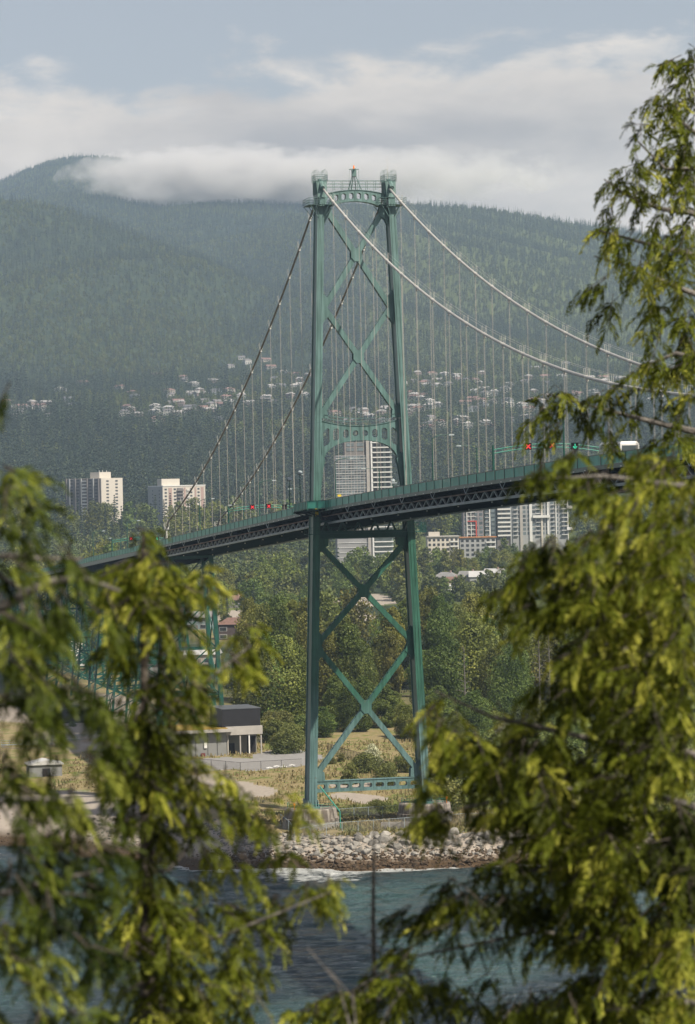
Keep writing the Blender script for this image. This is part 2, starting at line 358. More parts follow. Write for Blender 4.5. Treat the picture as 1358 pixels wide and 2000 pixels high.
# patches of bare ground: (centre and radii, as they lie in the photograph)
GRAVEL = [(150, 1390, 190, 32), (220, 1440, 160, 30), (395, 1535, 95, 26), (470, 1545, 60, 20), (715, 1172, 70, 14), (690, 1200, 40, 16), (450, 1203, 60, 11), (700, 1560, 60, 10),
          (60, 1600, 300, 60), (330, 1590, 60, 30), (560, 1210, 60, 6), (1290, 1520, 90, 16), (700, 1530, 60, 12)]
PAVED = [(560, 1482, 75, 16), (450, 1492, 110, 12), (330, 1300, 60, 14)]
GREEN = [(560, 1400, 70, 60), (720, 1165, 90, 8), (740, 1180, 60, 6), (540, 1462, 40, 8), (860, 1560, 60, 40), (980, 1540, 110, 60), (450, 1190, 60, 8), (720, 1585, 80, 16), (600, 1350, 90, 60), (1310, 1500, 80, 10)]
def build_ground():
    na = 300; A = np.linspace(-0.20, 0.20, na)
    Ys = [470.0]
    while Ys[-1] < 10800: Ys.append(Ys[-1]+max(0.9, (Ys[-1]-440)*0.0042))
    Ys = np.array(Ys); AA, YY = np.meshgrid(A, Ys); XX = AA*YY
    H = height(XX, YY)
    V = np.stack([XX, YY, H], -1).reshape(-1, 3); nr = len(Ys)
    i = np.arange((nr-1)*(na-1)); r = i//(na-1); c = i % (na-1); b = r*na+c
    F = np.stack([b, b+1, b+na+1, b+na], -1)
    cX, cY, cZ = V[F].mean(1).T
    px, py = proj_px(cX, cY, cZ)
    near = (cY < 2400)
    gravel = ell(px, py, GRAVEL)*near; paved = ell(px, py, PAVED, 0.1)*near; green = np.maximum(ell(px, py, GREEN, 0.5)*near, np.clip((cX-38)/8, 0, 1)*np.clip((cY-shore_y(cX)-18)/8, 0, 1))
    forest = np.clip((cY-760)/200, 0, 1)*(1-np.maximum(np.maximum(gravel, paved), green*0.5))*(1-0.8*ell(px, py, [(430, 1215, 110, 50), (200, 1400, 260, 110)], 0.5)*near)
    t = cY-shore_y(cX); gravel = np.maximum(gravel, np.clip((36-t)/8, 0, 1)*(cX < -24)*(t > 0))
    gravel = np.where((t < 12) & (cX > -24), 1.0, gravel)
    wet = np.clip(1-(cZ-0.9)/0.9, 0, 1)*(cY < 640)
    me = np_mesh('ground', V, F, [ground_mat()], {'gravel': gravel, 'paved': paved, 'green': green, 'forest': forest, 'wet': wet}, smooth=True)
    return tag(link('ground', me), kind='structure')
def ground_mat():
    m = bpy.data.materials.new('ground_cover'); m.use_nodes = True; nt = m.node_tree; N = nt.nodes; L = nt.links; b = N['Principled BSDF']
    b.inputs['Roughness'].default_value = 0.95; b.inputs['Specular IOR Level'].default_value = 0.1
    g = N.new('ShaderNodeNewGeometry')
    def noise(sc_, det=6):
        n = N.new('ShaderNodeTexNoise'); L.new(g.outputs['Position'], n.inputs['Vector']); n.inputs['Scale'].default_value = sc_; n.inputs['Detail'].default_value = det; n.inputs['Roughness'].default_value = 0.65; return n.outputs['Fac']
    def ramp(f, a, ca, b_, cb):
        c = N.new('ShaderNodeValToRGB'); L.new(f, c.inputs[0]); e = c.color_ramp.elements; e[0].position = a; e[0].color = (*ca, 1); e[1].position = b_; e[1].color = (*cb, 1); return c.outputs[0]
    def mix(f, a, b_):
        x = N.new('ShaderNodeMix'); x.data_type = 'RGBA'; L.new(f, x.inputs[0]) if not isinstance(f, float) else setattr(x.inputs[0], 'default_value', f)
        L.new(a, x.inputs[6]); L.new(b_, x.inputs[7]); return x.outputs[2]
    def at_(nm):
        a = N.new('ShaderNodeAttribute'); a.attribute_name = nm; return a.outputs['Fac']
    n1 = noise(0.25); n2 = noise(1.3); n3 = noise(0.06)
    dry = ramp(n2, 0.35, (0.31, 0.245, 0.13), 0.7, (0.19, 0.16, 0.08))
    grn = ramp(n2, 0.3, (0.10, 0.13, 0.03), 0.7, (0.17, 0.19, 0.05))
    base = mix(ramp(n1, 0.50, (0, 0, 0), 0.60, (1, 1, 1)), dry, grn)
    base = mix(at_('green'), base, grn)
    base = mix(at_('gravel'), base, ramp(n2, 0.3, (0.40, 0.35, 0.29), 0.75, (0.25, 0.22, 0.19)))
    base = mix(at_('paved'), base, ramp(n2, 0.3, (0.30, 0.29, 0.28), 0.7, (0.22, 0.215, 0.21)))
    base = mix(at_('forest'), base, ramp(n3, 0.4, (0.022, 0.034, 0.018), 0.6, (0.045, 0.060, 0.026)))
    base = mix(at_('wet'), base, ramp(n2, 0.35, (0.05, 0.035, 0.02), 0.7, (0.10, 0.065, 0.035)))
    L.new(base, b.inputs['Base Color'])
    bp = N.new('ShaderNodeBump'); bp.inputs['Strength'].default_value = 0.5; bp.inputs['Distance'].default_value = 0.3; L.new(noise(2.5), bp.inputs['Height']); L.new(bp.outputs[0], b.inputs['Normal'])
    return m
build_ground()

def water_mat():
    m = bpy.data.materials.new('sea_water'); m.use_nodes = True; nt = m.node_tree; N = nt.nodes; L = nt.links; b = N['Principled BSDF']
    g = N.new('ShaderNodeNewGeometry')
    def noise(scale, sx=1, sy=1, det=4, rough=0.55, dist=0.0):
        mp = N.new('ShaderNodeMapping'); mp.inputs['Scale'].default_value = (sx, sy, 1); L.new(g.outputs['Position'], mp.inputs[0])
        n = N.new('ShaderNodeTexNoise'); L.new(mp.outputs[0], n.inputs['Vector']); n.inputs['Scale'].default_value = scale; n.inputs['Detail'].default_value = det; n.inputs['Roughness'].default_value = rough; n.inputs['Distortion'].default_value = dist; return n.outputs['Fac']
    big = noise(0.035, 1, 0.55, 3, 0.5, 0.6)
    cr = N.new('ShaderNodeValToRGB'); L.new(big, cr.inputs[0]); e = cr.color_ramp.elements
    e[0].position = 0.40; e[0].color = (0.018, 0.034, 0.040, 1); e[1].position = 0.62; e[1].color = (0.052, 0.108, 0.105, 1)
    # foam that washes against the shore and thin streaks off it
    at_ = N.new('ShaderNodeAttribute'); at_.attribute_name = 'foam'
    fn = noise(0.9, 0.45, 1.0, 6, 0.7)
    a = N.new('ShaderNodeMath'); a.operation = 'ADD'; L.new(at_.outputs['Fac'], a.inputs[0]); L.new(fn, a.inputs[1])
    mr = N.new('ShaderNodeMapRange'); L.new(a.outputs[0], mr.inputs['Value']); mr.inputs['From Min'].default_value = 0.92; mr.inputs['From Max'].default_value = 1.12
    mx = N.new('ShaderNodeMix'); mx.data_type = 'RGBA'; L.new(mr.outputs[0], mx.inputs[0]); L.new(cr.outputs[0], mx.inputs[6]); mx.inputs[7].default_value = (0.62, 0.64, 0.62, 1)
    L.new(mx.outputs[2], b.inputs['Base Color']); b.inputs['IOR'].default_value = 1.33
    ro = N.new('ShaderNodeMapRange'); L.new(mr.outputs[0], ro.inputs['Value']); ro.inputs['To Min'].default_value = 0.12; ro.inputs['To Max'].default_value = 0.8; L.new(ro.outputs[0], b.inputs['Roughness'])
    h = N.new('ShaderNodeMath'); h.operation = 'MULTIPLY_ADD'; L.new(noise(0.55, 0.5, 1, 7, 0.62, 0.3), h.inputs[0]); h.inputs[1].default_value = 1.0; 
    h2 = N.new('ShaderNodeMath'); h2.operation = 'MULTIPLY'; L.new(noise(2.2, 0.6, 1, 3, 0.6), h2.inputs[0]); h2.inputs[1].default_value = 0.22; L.new(h2.outputs[0], h.inputs[2])
    bp = N.new('ShaderNodeBump'); bp.inputs['Strength'].default_value = 1.0; bp.inputs['Distance'].default_value = 3.5; L.new(h.outputs[0], bp.inputs['Height']); L.new(bp.outputs[0], b.inputs['Normal'])
    return m
def build_water():
    X = np.concatenate([np.linspace(-2500, -130, 12)[:-1], np.linspace(-130, 130, 400), np.linspace(130, 2500, 12)[1:]])
    Y = np.concatenate([np.linspace(-60, 280, 10)[:-1], np.linspace(280, 600, 620), np.linspace(600, 900, 3)[1:]])
    XX, YY = np.meshgrid(X, Y)
    inner = np.clip((130-np.abs(XX))/20, 0, 1)*np.clip((YY-290)/20, 0, 1)
    Z = inner*(1.0*(fbm(XX/6, YY/3.0, 4, 31)-0.5)+0.7*(fbm(XX/26, YY/10, 2, 37)-0.5))
    V = np.stack([XX, YY, Z], -1).reshape(-1, 3); na = len(X); nr = len(Y)
    i = np.arange((nr-1)*(na-1)); r = i//(na-1); c = i % (na-1); b = r*na+c
    F = np.stack([b, b+1, b+na+1, b+na], -1); C = V[F].mean(1)
    t = C[:, 1]-shore_y(C[:, 0])
    foam = 0.78*np.exp(-(np.maximum(-t, 0)/(3.0+4*vnoise(C[:, 0]/11, C[:, 0]*0, 3)+8*np.exp(-((C[:, 0]+8)/12)**2)))**1.3)*(1-np.clip((C[:, 0]+25)/-20, 0, 1)*0.6)
    foam += 0.25*np.exp(-((-t-12)/4)**2)*(np.abs(C[:, 0]+5) < 14)
    me = np_mesh('sea', V, F, [water_mat()], {'foam': foam}, smooth=True)
    tag(link('sea', me), kind='structure')
build_water()
# the bank below the viewpoint, where the near trees stand
def build_bank():
    X = np.linspace(-90, 90, 50); Y = np.linspace(-70, 64, 50); XX, YY = np.meshgrid(X, Y)
    Z = np.where(YY < -4, 63.2, 63.2-1.12*(YY+4))+(fbm(XX/9, YY/9, 4, 8)-0.5)*np.clip(YY/14, 0.1, 2.2)*0.8
    V = np.stack([XX, YY, Z], -1).reshape(-1, 3); i = np.arange(49*49); b = (i//49)*50+i % 49
    me = np_mesh('bank', V, np.stack([b, b+1, b+51, b+50], -1), [mat('forest_bank_soil', (0.07, 0.06, 0.035), 0.95, 0.5, 0.5, col2=(0.04, 0.06, 0.02))], smooth=True)
    tag(link('bank', me), kind='structure')
def bank_z(X, Y): return float(63.2-1.12*(max(Y, -4)+4))
build_bank()

_FP = []
def fence_panel_mat():
    """fine wire mesh: half open, so what is behind shows faintly"""
    if _FP: return _FP[0]
    m = mat('fence_wire_mesh', (0.09, 0.40, 0.31), 0.5, 0.25, 0.5); nt = m.node_tree; N = nt.nodes; L = nt.links
    b = N['Principled BSDF']; b.inputs['Alpha'].default_value = 0.8
    _FP.append(m); return m

# ------------------------------------------------------------------ the bridge
TH = 0.21797; TX, TY = 2.495, 550.617; LAT = 6.135
def zdeck(s): return 61.9+(0.0415*s-0.00004*s*s if s > 0 else 0.05*s)
def zcab(s):
    return 120.15+(-0.38446*s+0.000813*s*s if s > 0 else 0.4875*s+0.00082*s*s)
def P(s, lat, z): return (lat, -s, z)                    # bridge frame: x across, y away from the main span
def bw(s, lat, z):                                       # to world
    c, n = math.cos(TH), math.sin(TH); return Vector((TX+lat*c+s*n, TY+lat*n-s*c, z))
bridge = empty('suspension_bridge', (TX, TY, 0), TH)
tag(bridge, 'green steel suspension bridge with one tall cross-braced tower and white cables, crossing the water', 'bridge')
Z0 = CAMZ
def leg_lat(zr): return 6.5+(52-zr)*0.0367
def leg_poly(zr, side):
    k = (52-zr)/110.0; w = 0.62+0.10*k; d = 1.7+0.45*k; n = 0.17; c = leg_lat(zr)*side
    pts = [(-w, -d), (w, -d), (w, -d+n*2), (w-n, -d+n*2), (w-n, d-n*2), (w, d-n*2), (w, d), (-w, d), (-w, d-n*2), (-w+n, d-n*2), (-w+n, -d+n*2), (-w, -d+n*2)]
    return [(c+x, y, Z0+zr) for x, y in pts]
for side in (-1, 1):
    m = MB(); zs = [-57.2, -40, -20, -8.5, 5, 25, 40, 52.0]
    for a, b in zip(zs, zs[1:]): m.loft(leg_poly(a, side), leg_poly(b, side))
    # raised front strips and splice collars
    for z in np.arange(-52, 50, 9.1):
        q = leg_poly(z, side); q2 = leg_poly(z+0.12, side); cx = leg_lat(z)*side
        g = lambda pts: [(cx+(p[0]-cx)*1.035, p[1]*1.012, p[2]) for p in pts]
        m.loft(g(q), g(q2))
    for z0_, z1_ in ((-57.2, -10.5), (-6, 51)):
        for off in (-0.30, 0.30):
            m.bar((leg_lat(z0_)*side+off, -(1.7+0.45*(52-z0_)/110)-0.03, Z0+z0_), (leg_lat(z1_)*side+off, -(1.7+0.45*(52-z1_)/110)-0.03, Z0+z1_), 0.06, 0.08, (0, 1, 0))
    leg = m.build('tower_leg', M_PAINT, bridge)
    m = MB(); c = leg_lat(-57)*side      # foot with stiffeners
    m.box(c-1.15, c+1.15, -2.7, 2.7, Z0-57.5, Z0-57.1)
    for x in (-0.9, -0.45, 0.45, 0.9):
        m.loft([(c+x-0.05, -2.6, Z0-57.1), (c+x+0.05, -2.6, Z0-57.1), (c+x+0.05, 2.6, Z0-57.1), (c+x-0.05, 2.6, Z0-57.1)], [(c+x-0.05, -2.2, Z0-56), (c+x+0.05, -2.2, Z0-56), (c+x+0.05, 2.2, Z0-56), (c+x-0.05, 2.2, Z0-56)])
    m.build('foot_plate', M_PAINT, leg)
    # saddle housing and platforms on top
    m = MB(); c = 6.35*side
    m.loft([(c-0.8, -1.9, Z0+52), (c+0.8, -1.9, Z0+52), (c+0.8, 1.9, Z0+52), (c-0.8, 1.9, Z0+52)], [(c-0.95, -1.6, Z0+54.6), (c+0.95, -1.6, Z0+54.6), (c+0.95, 1.6, Z0+54.6), (c-0.95, 1.6, Z0+54.6)])
    m.box(c-1.0, c+1.0, -1.5, 1.5, Z0+54.6, Z0+54.85)
    for y in (-1.0, -0.3, 0.4, 1.0): m.box(c-1.08, c+1.08, y-0.09, y+0.09, Z0+52.6, Z0+55.1)
    m.tube([(c, -2.4, Z0+53.6), (c, -1.2, Z0+54.7), (c, 0, Z0+55.1), (c, 1.2, Z0+54.7), (c, 2.4, Z0+53.5)], 0.45, 8)
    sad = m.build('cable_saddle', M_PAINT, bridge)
    m = MB()
    for y in (-1.2, 0.0, 1.2):      # hooped rails over the saddle
        for x in (-0.75, 0.75):
            m.tube([(c+x-0.4, y, Z0+54.85), (c+x-0.4, y, Z0+56.6), (c+x, y, Z0+57.1), (c+x+0.4, y, Z0+56.6), (c+x+0.4, y, Z0+54.85)], 0.04, 5)
    m.rail([(c-1.1, -1.6, Z0+54.85), (c+1.1, -1.6, Z0+54.85), (c+1.1, 1.6, Z0+54.85), (c-1.1, 1.6, Z0+54.85), (c-1.1, -1.6, Z0+54.85)], 1.2, 0.8, 0.03)
    m.build('guard_hoops', M_PAINT, sad)
    m = MB(); c = 6.55*side; zb = Z0+50.6
    m.box(c-2.4, c-0.75, -2.9, 2.9, zb, zb+0.05); m.box(c+0.75, c+2.4, -2.9, 2.9, zb, zb+0.05); m.box(c-0.75, c+0.75, -2.9, -1.85, zb, zb+0.05); m.box(c-0.75, c+0.75, 1.85, 2.9, zb, zb+0.05)
    m.rail([(c-2.35, -2.85, zb), (c+2.35, -2.85, zb), (c+2.35, 2.85, zb), (c-2.35, 2.85, zb), (c-2.35, -2.85, zb)], 1.25, 0.9, 0.028)
    for x in (-2.2, -1.2, 1.2, 2.2): m.bar((c+x, -2.8, zb), (c+x*0.35, -1.9, zb-2.0), 0.1, 0.1); m.bar((c+x, 2.8, zb), (c+x*0.35, 1.9, zb-2.0), 0.1, 0.1)
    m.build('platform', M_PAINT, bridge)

def brace(a, b, w=0.92, d=1.15, name='cross_brace'):
    """two plates with battens between: the dashed edge of the photograph"""
    m = MB(); A = Vector((a[0], 0, Z0+a[1])); B = Vector((b[0], 0, Z0+b[1])); o = Vector((0, d/2, 0))
    m.bar(A-o, B-o, 0.09, w, (B-A).cross(Vector((0, 1, 0)))); m.bar(A+o, B+o, 0.09, w, (B-A).cross(Vector((0, 1, 0))))
    dr = (B-A).normalized(); nrm = dr.cross(Vector((0, 1, 0))).normalized(); Ln = (B-A).length
    k = int(Ln/1.35)
    for e in (-1, 1):
        off = nrm*(e*(w/2-0.06))
        for i in range(k):
            p = A+dr*((i+0.12)*Ln/k)+off; q = A+dr*((i+0.80)*Ln/k)+off
            m.bar(p, q, d, 0.07, nrm)
    return m
def gusset(c, rx, rz, d=1.3):
    m = MB(); x, z = c; pts = []
    for i in range(8):
        t = math.pi/8+i*math.pi/4; pts.append((x+rx*math.cos(t), Z0+z+rz*math.sin(t)))
    m.prism_y(pts, -d/2-0.06, -d/2+0.04); m.prism_y(pts, d/2-0.04, d/2+0.06); return m
XS = [((5.5, 50.2), (6.05, 32.4)), ((6.05, 32.2), (6.9, 13.4)), ((8.0, -10.2), (8.75, -28.2)), ((8.8, -28.6), (9.5, -51.8))]
for (ta, tb) in XS:
    cz = ta[1]+(tb[1]-ta[1])*ta[0]/(ta[0]+tb[0])
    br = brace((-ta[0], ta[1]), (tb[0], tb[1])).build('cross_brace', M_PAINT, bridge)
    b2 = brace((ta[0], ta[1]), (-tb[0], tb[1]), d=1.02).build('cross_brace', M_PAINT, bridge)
    gusset((0, cz), 1.05, 1.25).build('centre_gusset', M_PAINT, br)
def leg_gusset(z, h, w, inner=True):
    for side in (-1, 1):
        e = (leg_lat(z)-0.55)*side; pts = [(e, Z0+z+h), (e-side*w*0.35, Z0+z+h*0.72), (e-side*w, Z0+z+h*0.42), (e-side*w*0.62, Z0+z), (e-side*w, Z0+z-h*0.42), (e-side*w*0.35, Z0+z-h*0.72), (e, Z0+z-h)]
        if side > 0: pts = pts[::-1]
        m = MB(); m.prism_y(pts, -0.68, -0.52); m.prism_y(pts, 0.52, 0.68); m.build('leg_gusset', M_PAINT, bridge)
leg_gusset(32.3, 3.3, 1.5); leg_gusset(-28.4, 3.3, 1.5)
def corner_gusset(z, h, w, up):
    for side in (-1, 1):
        e = (leg_lat(z)-0.55)*side; g = 1 if up else -1
        pts = [(e, Z0+z), (e-side*w, Z0+z), (e-side*w*0.95, Z0+z+g*h*0.45), (e-side*w*0.4, Z0+z+g*h*0.6), (e, Z0+z+g*h)]
        if (side > 0) ^ (not up): pts = pts[::-1]
        m = MB(); m.prism_y(pts, -0.68, -0.52); m.prism_y(pts, 0.52, 0.68); m.build('leg_gusset', M_PAINT, bridge)
corner_gusset(-52.7, 3.4, 1.9, True); corner_gusset(-9.2, 3.0, 1.9, False); corner_gusset(12.4, 2.8, 1.5, True); corner_gusset(50.2, 3.4, 1.6, False)

def arched(name, x0, x1, n, ztop, zbot, hole, depth):
    """strut of n bays; each bay is a ring round an eight-sided hole"""
    m = MB(); sub = 3
    for i in range(n):
        a = x0+(x1-x0)*i/n; b = x0+(x1-x0)*(i+1)/n; hw, hh = hole((a+b)/2); cx = (a+b)/2; cz = (ztop(cx)+zbot(cx))/2
        ch = min(hw, hh)*0.55
        O = [(a, ztop(a)), (cx, ztop(cx)), (b, ztop(b)), (b, (ztop(b)+zbot(b))/2), (b, zbot(b)), (cx, zbot(cx)), (a, zbot(a)), (a, (ztop(a)+zbot(a))/2)]
        tilt = (ztop(b)+zbot(b)-ztop(a)-zbot(a))/2/(b-a)
        I = [(-hw, hh-ch), (-hw+ch, hh), (hw-ch, hh), (hw, hh-ch), (hw, -hh+ch), (hw-ch, -hh), (-hw+ch, -hh), (-hw, -hh+ch)]
        I = [(cx+x, cz+z+tilt*x) for x, z in I]
        fo = [(0, 0), (0, 1), (1, 1), (1, 2), (2, 2), (2, 3), (3, 3), (3, 4), (4, 4), (4, 5), (5, 5), (5, 6), (6, 6), (6, 7), (7, 7), (7, 0)]
        seq = [('t', 0, 0, 1), ('q', 0, 1, 1), ('q', 1, 2, 2), ('t', 2, 2, 3)]
        for y, flip in ((-depth/2, False), (depth/2, True)):
            vs = [(x, y, Z0+z) for x, z in O]+[(x, y, Z0+z) for x, z in I]
            fs = [(0, 8+1, 8+0), (0, 1, 8+1), (1, 8+2, 8+1), (1, 2, 8+2), (2, 8+3, 8+2), (2, 3, 8+3), (3, 8+4, 8+3), (3, 4, 8+4), (4, 8+5, 8+4), (4, 5, 8+5), (5, 8+6, 8+5), (5, 6, 8+6), (6, 8+7, 8+6), (6, 7, 8+7), (7, 8+0, 8+7), (7, 0, 8+0)]
            m.add(vs, [f[::-1] for f in fs] if flip else fs)
        # walls: hole, top, bottom
        y0, y1 = -depth/2, depth/2
        for k in range(8):
            p, q = I[k], I[(k+1) % 8]
            m.add([(p[0], y0, Z0+p[1]), (q[0], y0, Z0+q[1]), (q[0], y1, Z0+q[1]), (p[0], y1, Z0+p[1])], [(0, 3, 2, 1)])
        for k, l in ((0, 1), (1, 2), (4, 5), (5, 6)):
            p, q = O[k], O[l]; yy = y0-0.12, y1+0.12
            m.add([(p[0], yy[0], Z0+p[1]), (q[0], yy[0], Z0+q[1]), (q[0], yy[1], Z0+q[1]), (p[0], yy[1], Z0+p[1])]+[(p[0], yy[0], Z0+p[1]+0.1), (q[0], yy[0], Z0+q[1]+0.1), (q[0], yy[1], Z0+q[1]+0.1), (p[0], yy[1], Z0+p[1]+0.1)], [(0, 1, 2, 3), (7, 6, 5, 4), (0, 4, 5, 1), (3, 2, 6, 7)])
        m.box(b-0.04, b+0.04, y0-0.05, y0, Z0+zbot(b)+0.1, Z0+ztop(b))
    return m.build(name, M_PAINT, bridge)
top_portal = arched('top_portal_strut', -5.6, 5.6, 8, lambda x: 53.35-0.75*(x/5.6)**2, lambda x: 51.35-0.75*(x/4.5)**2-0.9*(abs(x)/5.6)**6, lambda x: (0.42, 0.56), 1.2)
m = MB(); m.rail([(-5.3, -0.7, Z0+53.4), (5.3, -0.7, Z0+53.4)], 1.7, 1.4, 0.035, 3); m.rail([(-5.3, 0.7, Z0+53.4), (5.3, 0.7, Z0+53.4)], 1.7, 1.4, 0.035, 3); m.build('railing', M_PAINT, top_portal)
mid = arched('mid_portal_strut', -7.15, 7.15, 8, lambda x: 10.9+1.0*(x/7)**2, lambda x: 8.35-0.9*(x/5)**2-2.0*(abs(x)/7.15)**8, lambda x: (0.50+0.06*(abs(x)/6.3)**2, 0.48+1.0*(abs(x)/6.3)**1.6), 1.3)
for side in (-1, 1):          # haunches running down the legs
    m = MB(); pts = [(7.75, 6.2), (6.95, 5.6), (6.6, 4.9), (6.95, 3.4), (7.4, 0.5), (7.9, -4.5), (8.2, -4.5)]
    pts = [(x*side, Z0+z) for x, z in pts]
    if side < 0: pts = pts[::-1]
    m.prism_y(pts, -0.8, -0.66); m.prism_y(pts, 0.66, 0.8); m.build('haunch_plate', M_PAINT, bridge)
m = MB(); cur = [(x, -0.75, Z0+11.0+0.9*(x/7)**2+0.15) for x in np.linspace(-6.6, 6.6, 9)]
m.rail(cur, 1.15, 1.6, 0.03, 2); m.rail([(x, 0.75, z) for x, y, z in cur], 1.15, 1.6, 0.03, 2); m.build('railing', M_PAINT, mid)
arched('low_strut', -9.75, 9.75, 9, lambda x: -52.85, lambda x: -54.8, lambda x: (0.78, 0.42), 1.3)
# cross beam right under the deck, with a lattice above it
m = MB(); m.box(-9.2, 9.2, -1.3, -1.1, Z0-9.1, Z0-7.9); m.box(-9.2, 9.2, 1.1, 1.3, Z0-9.1, Z0-7.9); m.box(-9.2, 9.2, -1.5, 1.5, Z0-9.25, Z0-9.1)
for i in range(-5, 6): m.bar((i*1.5, -0.9, Z0-7.9), (i*1.5+0.75*(1 if i % 2 else -1), -0.9, Z0-6.2), 0.16, 0.35)
m.box(-8.6, 8.6, -1.0, 1.0, Z0-6.3, Z0-5.9)
m.build('deck_support_beam', M_DGREEN, bridge)
m = MB(); m.rail([(-11, -2.3, Z0-8.3), (11.3, -2.3, Z0-8.3)], 1.1, 1.2, 0.03, 2); m.box(-11, 11.3, -2.9, -2.2, Z0-8.42, Z0-8.3)
m.rail([(9.6, -2.3, Z0-8.3), (11.4, -2.3, Z0-8.3), (11.4, 2.3, Z0-8.3), (9.6, 2.3, Z0-8.3)], 1.6, 0.6, 0.03, 2); m.box(9.6, 11.4, -2.2, 2.3, Z0-8.42, Z0-8.3)
m.build('inspection_walkway', M_DGREEN, bridge)
m = MB()   # small tripod with beacon
for x, y in ((-1.25, -0.5), (1.25, -0.5), (-0.45, 0.6), (0.45, 0.6)): m.bar((x, y, Z0+53.3), (x*0.22, 0, Z0+56.1), 0.13, 0.13)
m.box(-0.38, 0.38, -0.38, 0.38, Z0+55.9, Z0+57.1); m.box(-0.9, 0.9, -0.12, 0.12, Z0+57.1, Z0+57.25); m.box(-0.12, 0.12, -0.9, 0.9, Z0+57.1, Z0+57.25)
for x in (-0.85, 0.85): m.bar((x, 0, Z0+57), (x*1.1, 0, Z0+53.4), 0.04, 0.04)
ln = m.build('beacon_frame', M_PAINT, bridge)
m = MB(); m.tube([(0, 0, Z0+57.25), (0, 0, Z0+57.5), (0, 0, Z0+57.9)], [0.16, 0.16, 0.08], 8); m.build('beacon_lamp', M_ORANGEL, ln)
m = MB(); m.tube([(6.2, 0, Z0+55), (6.2, 0, Z0+59.3)], [0.05, 0.03], 5); m.build('antenna_mast', M_BAND, bridge)
# yellow plates
m = MB(); m.box(-9.0, -8.4, -2.35, -2.25, Z0-5.1, Z0-3.8); m.build('yellow_plate', M_YELLOW, bridge)

# ---- deck
S0, S1 = -187.0, 330.0
def deck_strip(m, s0, s1, la, lb, za, zb, step=8.0):
    n = max(1, int(abs(s1-s0)/step))
    for i in range(n):
        a = s0+(s1-s0)*i/n; b = s0+(s1-s0)*(i+1)/n
        za_, zb_ = zdeck(a), zdeck(b)
        A = [P(a, la, za_+za), P(a, lb, za_+za), P(a, lb, za_+zb), P(a, la, za_+zb)]; B = [P(b, la, zb_+za), P(b, lb, zb_+za), P(b, lb, zb_+zb), P(b, la, zb_+zb)]
        m.loft(B, A) if b > a else m.loft(A, B)
FL = 8.35
deck = empty('deck', (0, 0, 0), 0, bridge)
m = MB(); deck_strip(m, S0, S1, -5.6, 5.6, -0.35, -0.05)
m.build('roadway', M_ASPH, deck)
for side in (-1, 1):
    m = MB(); lo, hi = sorted((5.7*side, (FL+0.05)*side)); deck_strip(m, S0, S1, lo, hi, -0.30, 0.0)
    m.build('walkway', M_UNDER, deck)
    m = MB(); deck_strip(m, S0, S1, FL*side-0.06, FL*side+0.06, -0.42, 0.10)
    m.build('edge_beam', M_DGREEN, deck)
    # truss below the suspenders: chords and V shaped web
    l = LAT*side; m = MB(); deck_strip(m, S0, S1, l-0.22, l+0.22, -1.12, -0.95); m.build('upper_flange', M_RUST, deck)
    m = MB(); deck_strip(m, S0, S1, l-0.20, l+0.20, -2.52, -2.15); m.build('lower_chord', M_CHORD, deck)
    m = MB(); s = S0
    while s < S1-5:
        if abs(s) > 4:
            m.bar(P(s, l, zdeck(s)-1.1), P(s+2.3, l, zdeck(s)-2.2), 0.28, 0.2); m.bar(P(s+4.6, l, zdeck(s)-1.1), P(s+2.5, l, zdeck(s)-2.2), 0.28, 0.2)
        s += 5.015
    m.build('web_truss', M_CHORD, deck)
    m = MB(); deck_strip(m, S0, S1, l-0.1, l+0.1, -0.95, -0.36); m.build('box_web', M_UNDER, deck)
m = MB(); s = S0+1
while s < S1:      # floor beams reaching out to the edge
    z = zdeck(s); m.add([P(s, -FL+0.1, z-0.45), P(s, -FL+0.1, z-0.7), P(s, -LAT, z-0.95), P(s, LAT, z-0.95), P(s, FL-0.1, z-0.7), P(s, FL-0.1, z-0.45)]+[P(s+0.22, -FL+0.1, z-0.45), P(s+0.22, -FL+0.1, z-0.7), P(s+0.22, -LAT, z-0.95), P(s+0.22, LAT, z-0.95), P(s+0.22, FL-0.1, z-0.7), P(s+0.22, FL-0.1, z-0.45)],
          [(0, 1, 2, 3, 4, 5), (11, 10, 9, 8, 7, 6), (0, 6, 7, 1), (1, 7, 8, 2), (2, 8, 9, 3), (3, 9, 10, 4), (4, 10, 11, 5), (5, 11, 6, 0)]); s += 5.015
m.build('floor_beams', M_UNDER, deck)
m = MB()
for l in (-4.5, -3, -1.5, 0, 1.5, 3, 4.5): deck_strip(m, S0, S1, l-0.15, l+0.15, -2.05, -1.9)
deck_strip(m, S0, S1, -5.8, 5.8, -2.30, -2.22)
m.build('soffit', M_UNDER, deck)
s = S0+8     # small inspection lights under the deck
while s < 200:
    for l in (-3, 4): m = MB(); m.box(l-0.12, l+0.12, -s-0.12, -s+0.12, zdeck(s)-2.52, zdeck(s)-2.31); m.build('soffit_lamp', M_BAND, deck)
    s += 20
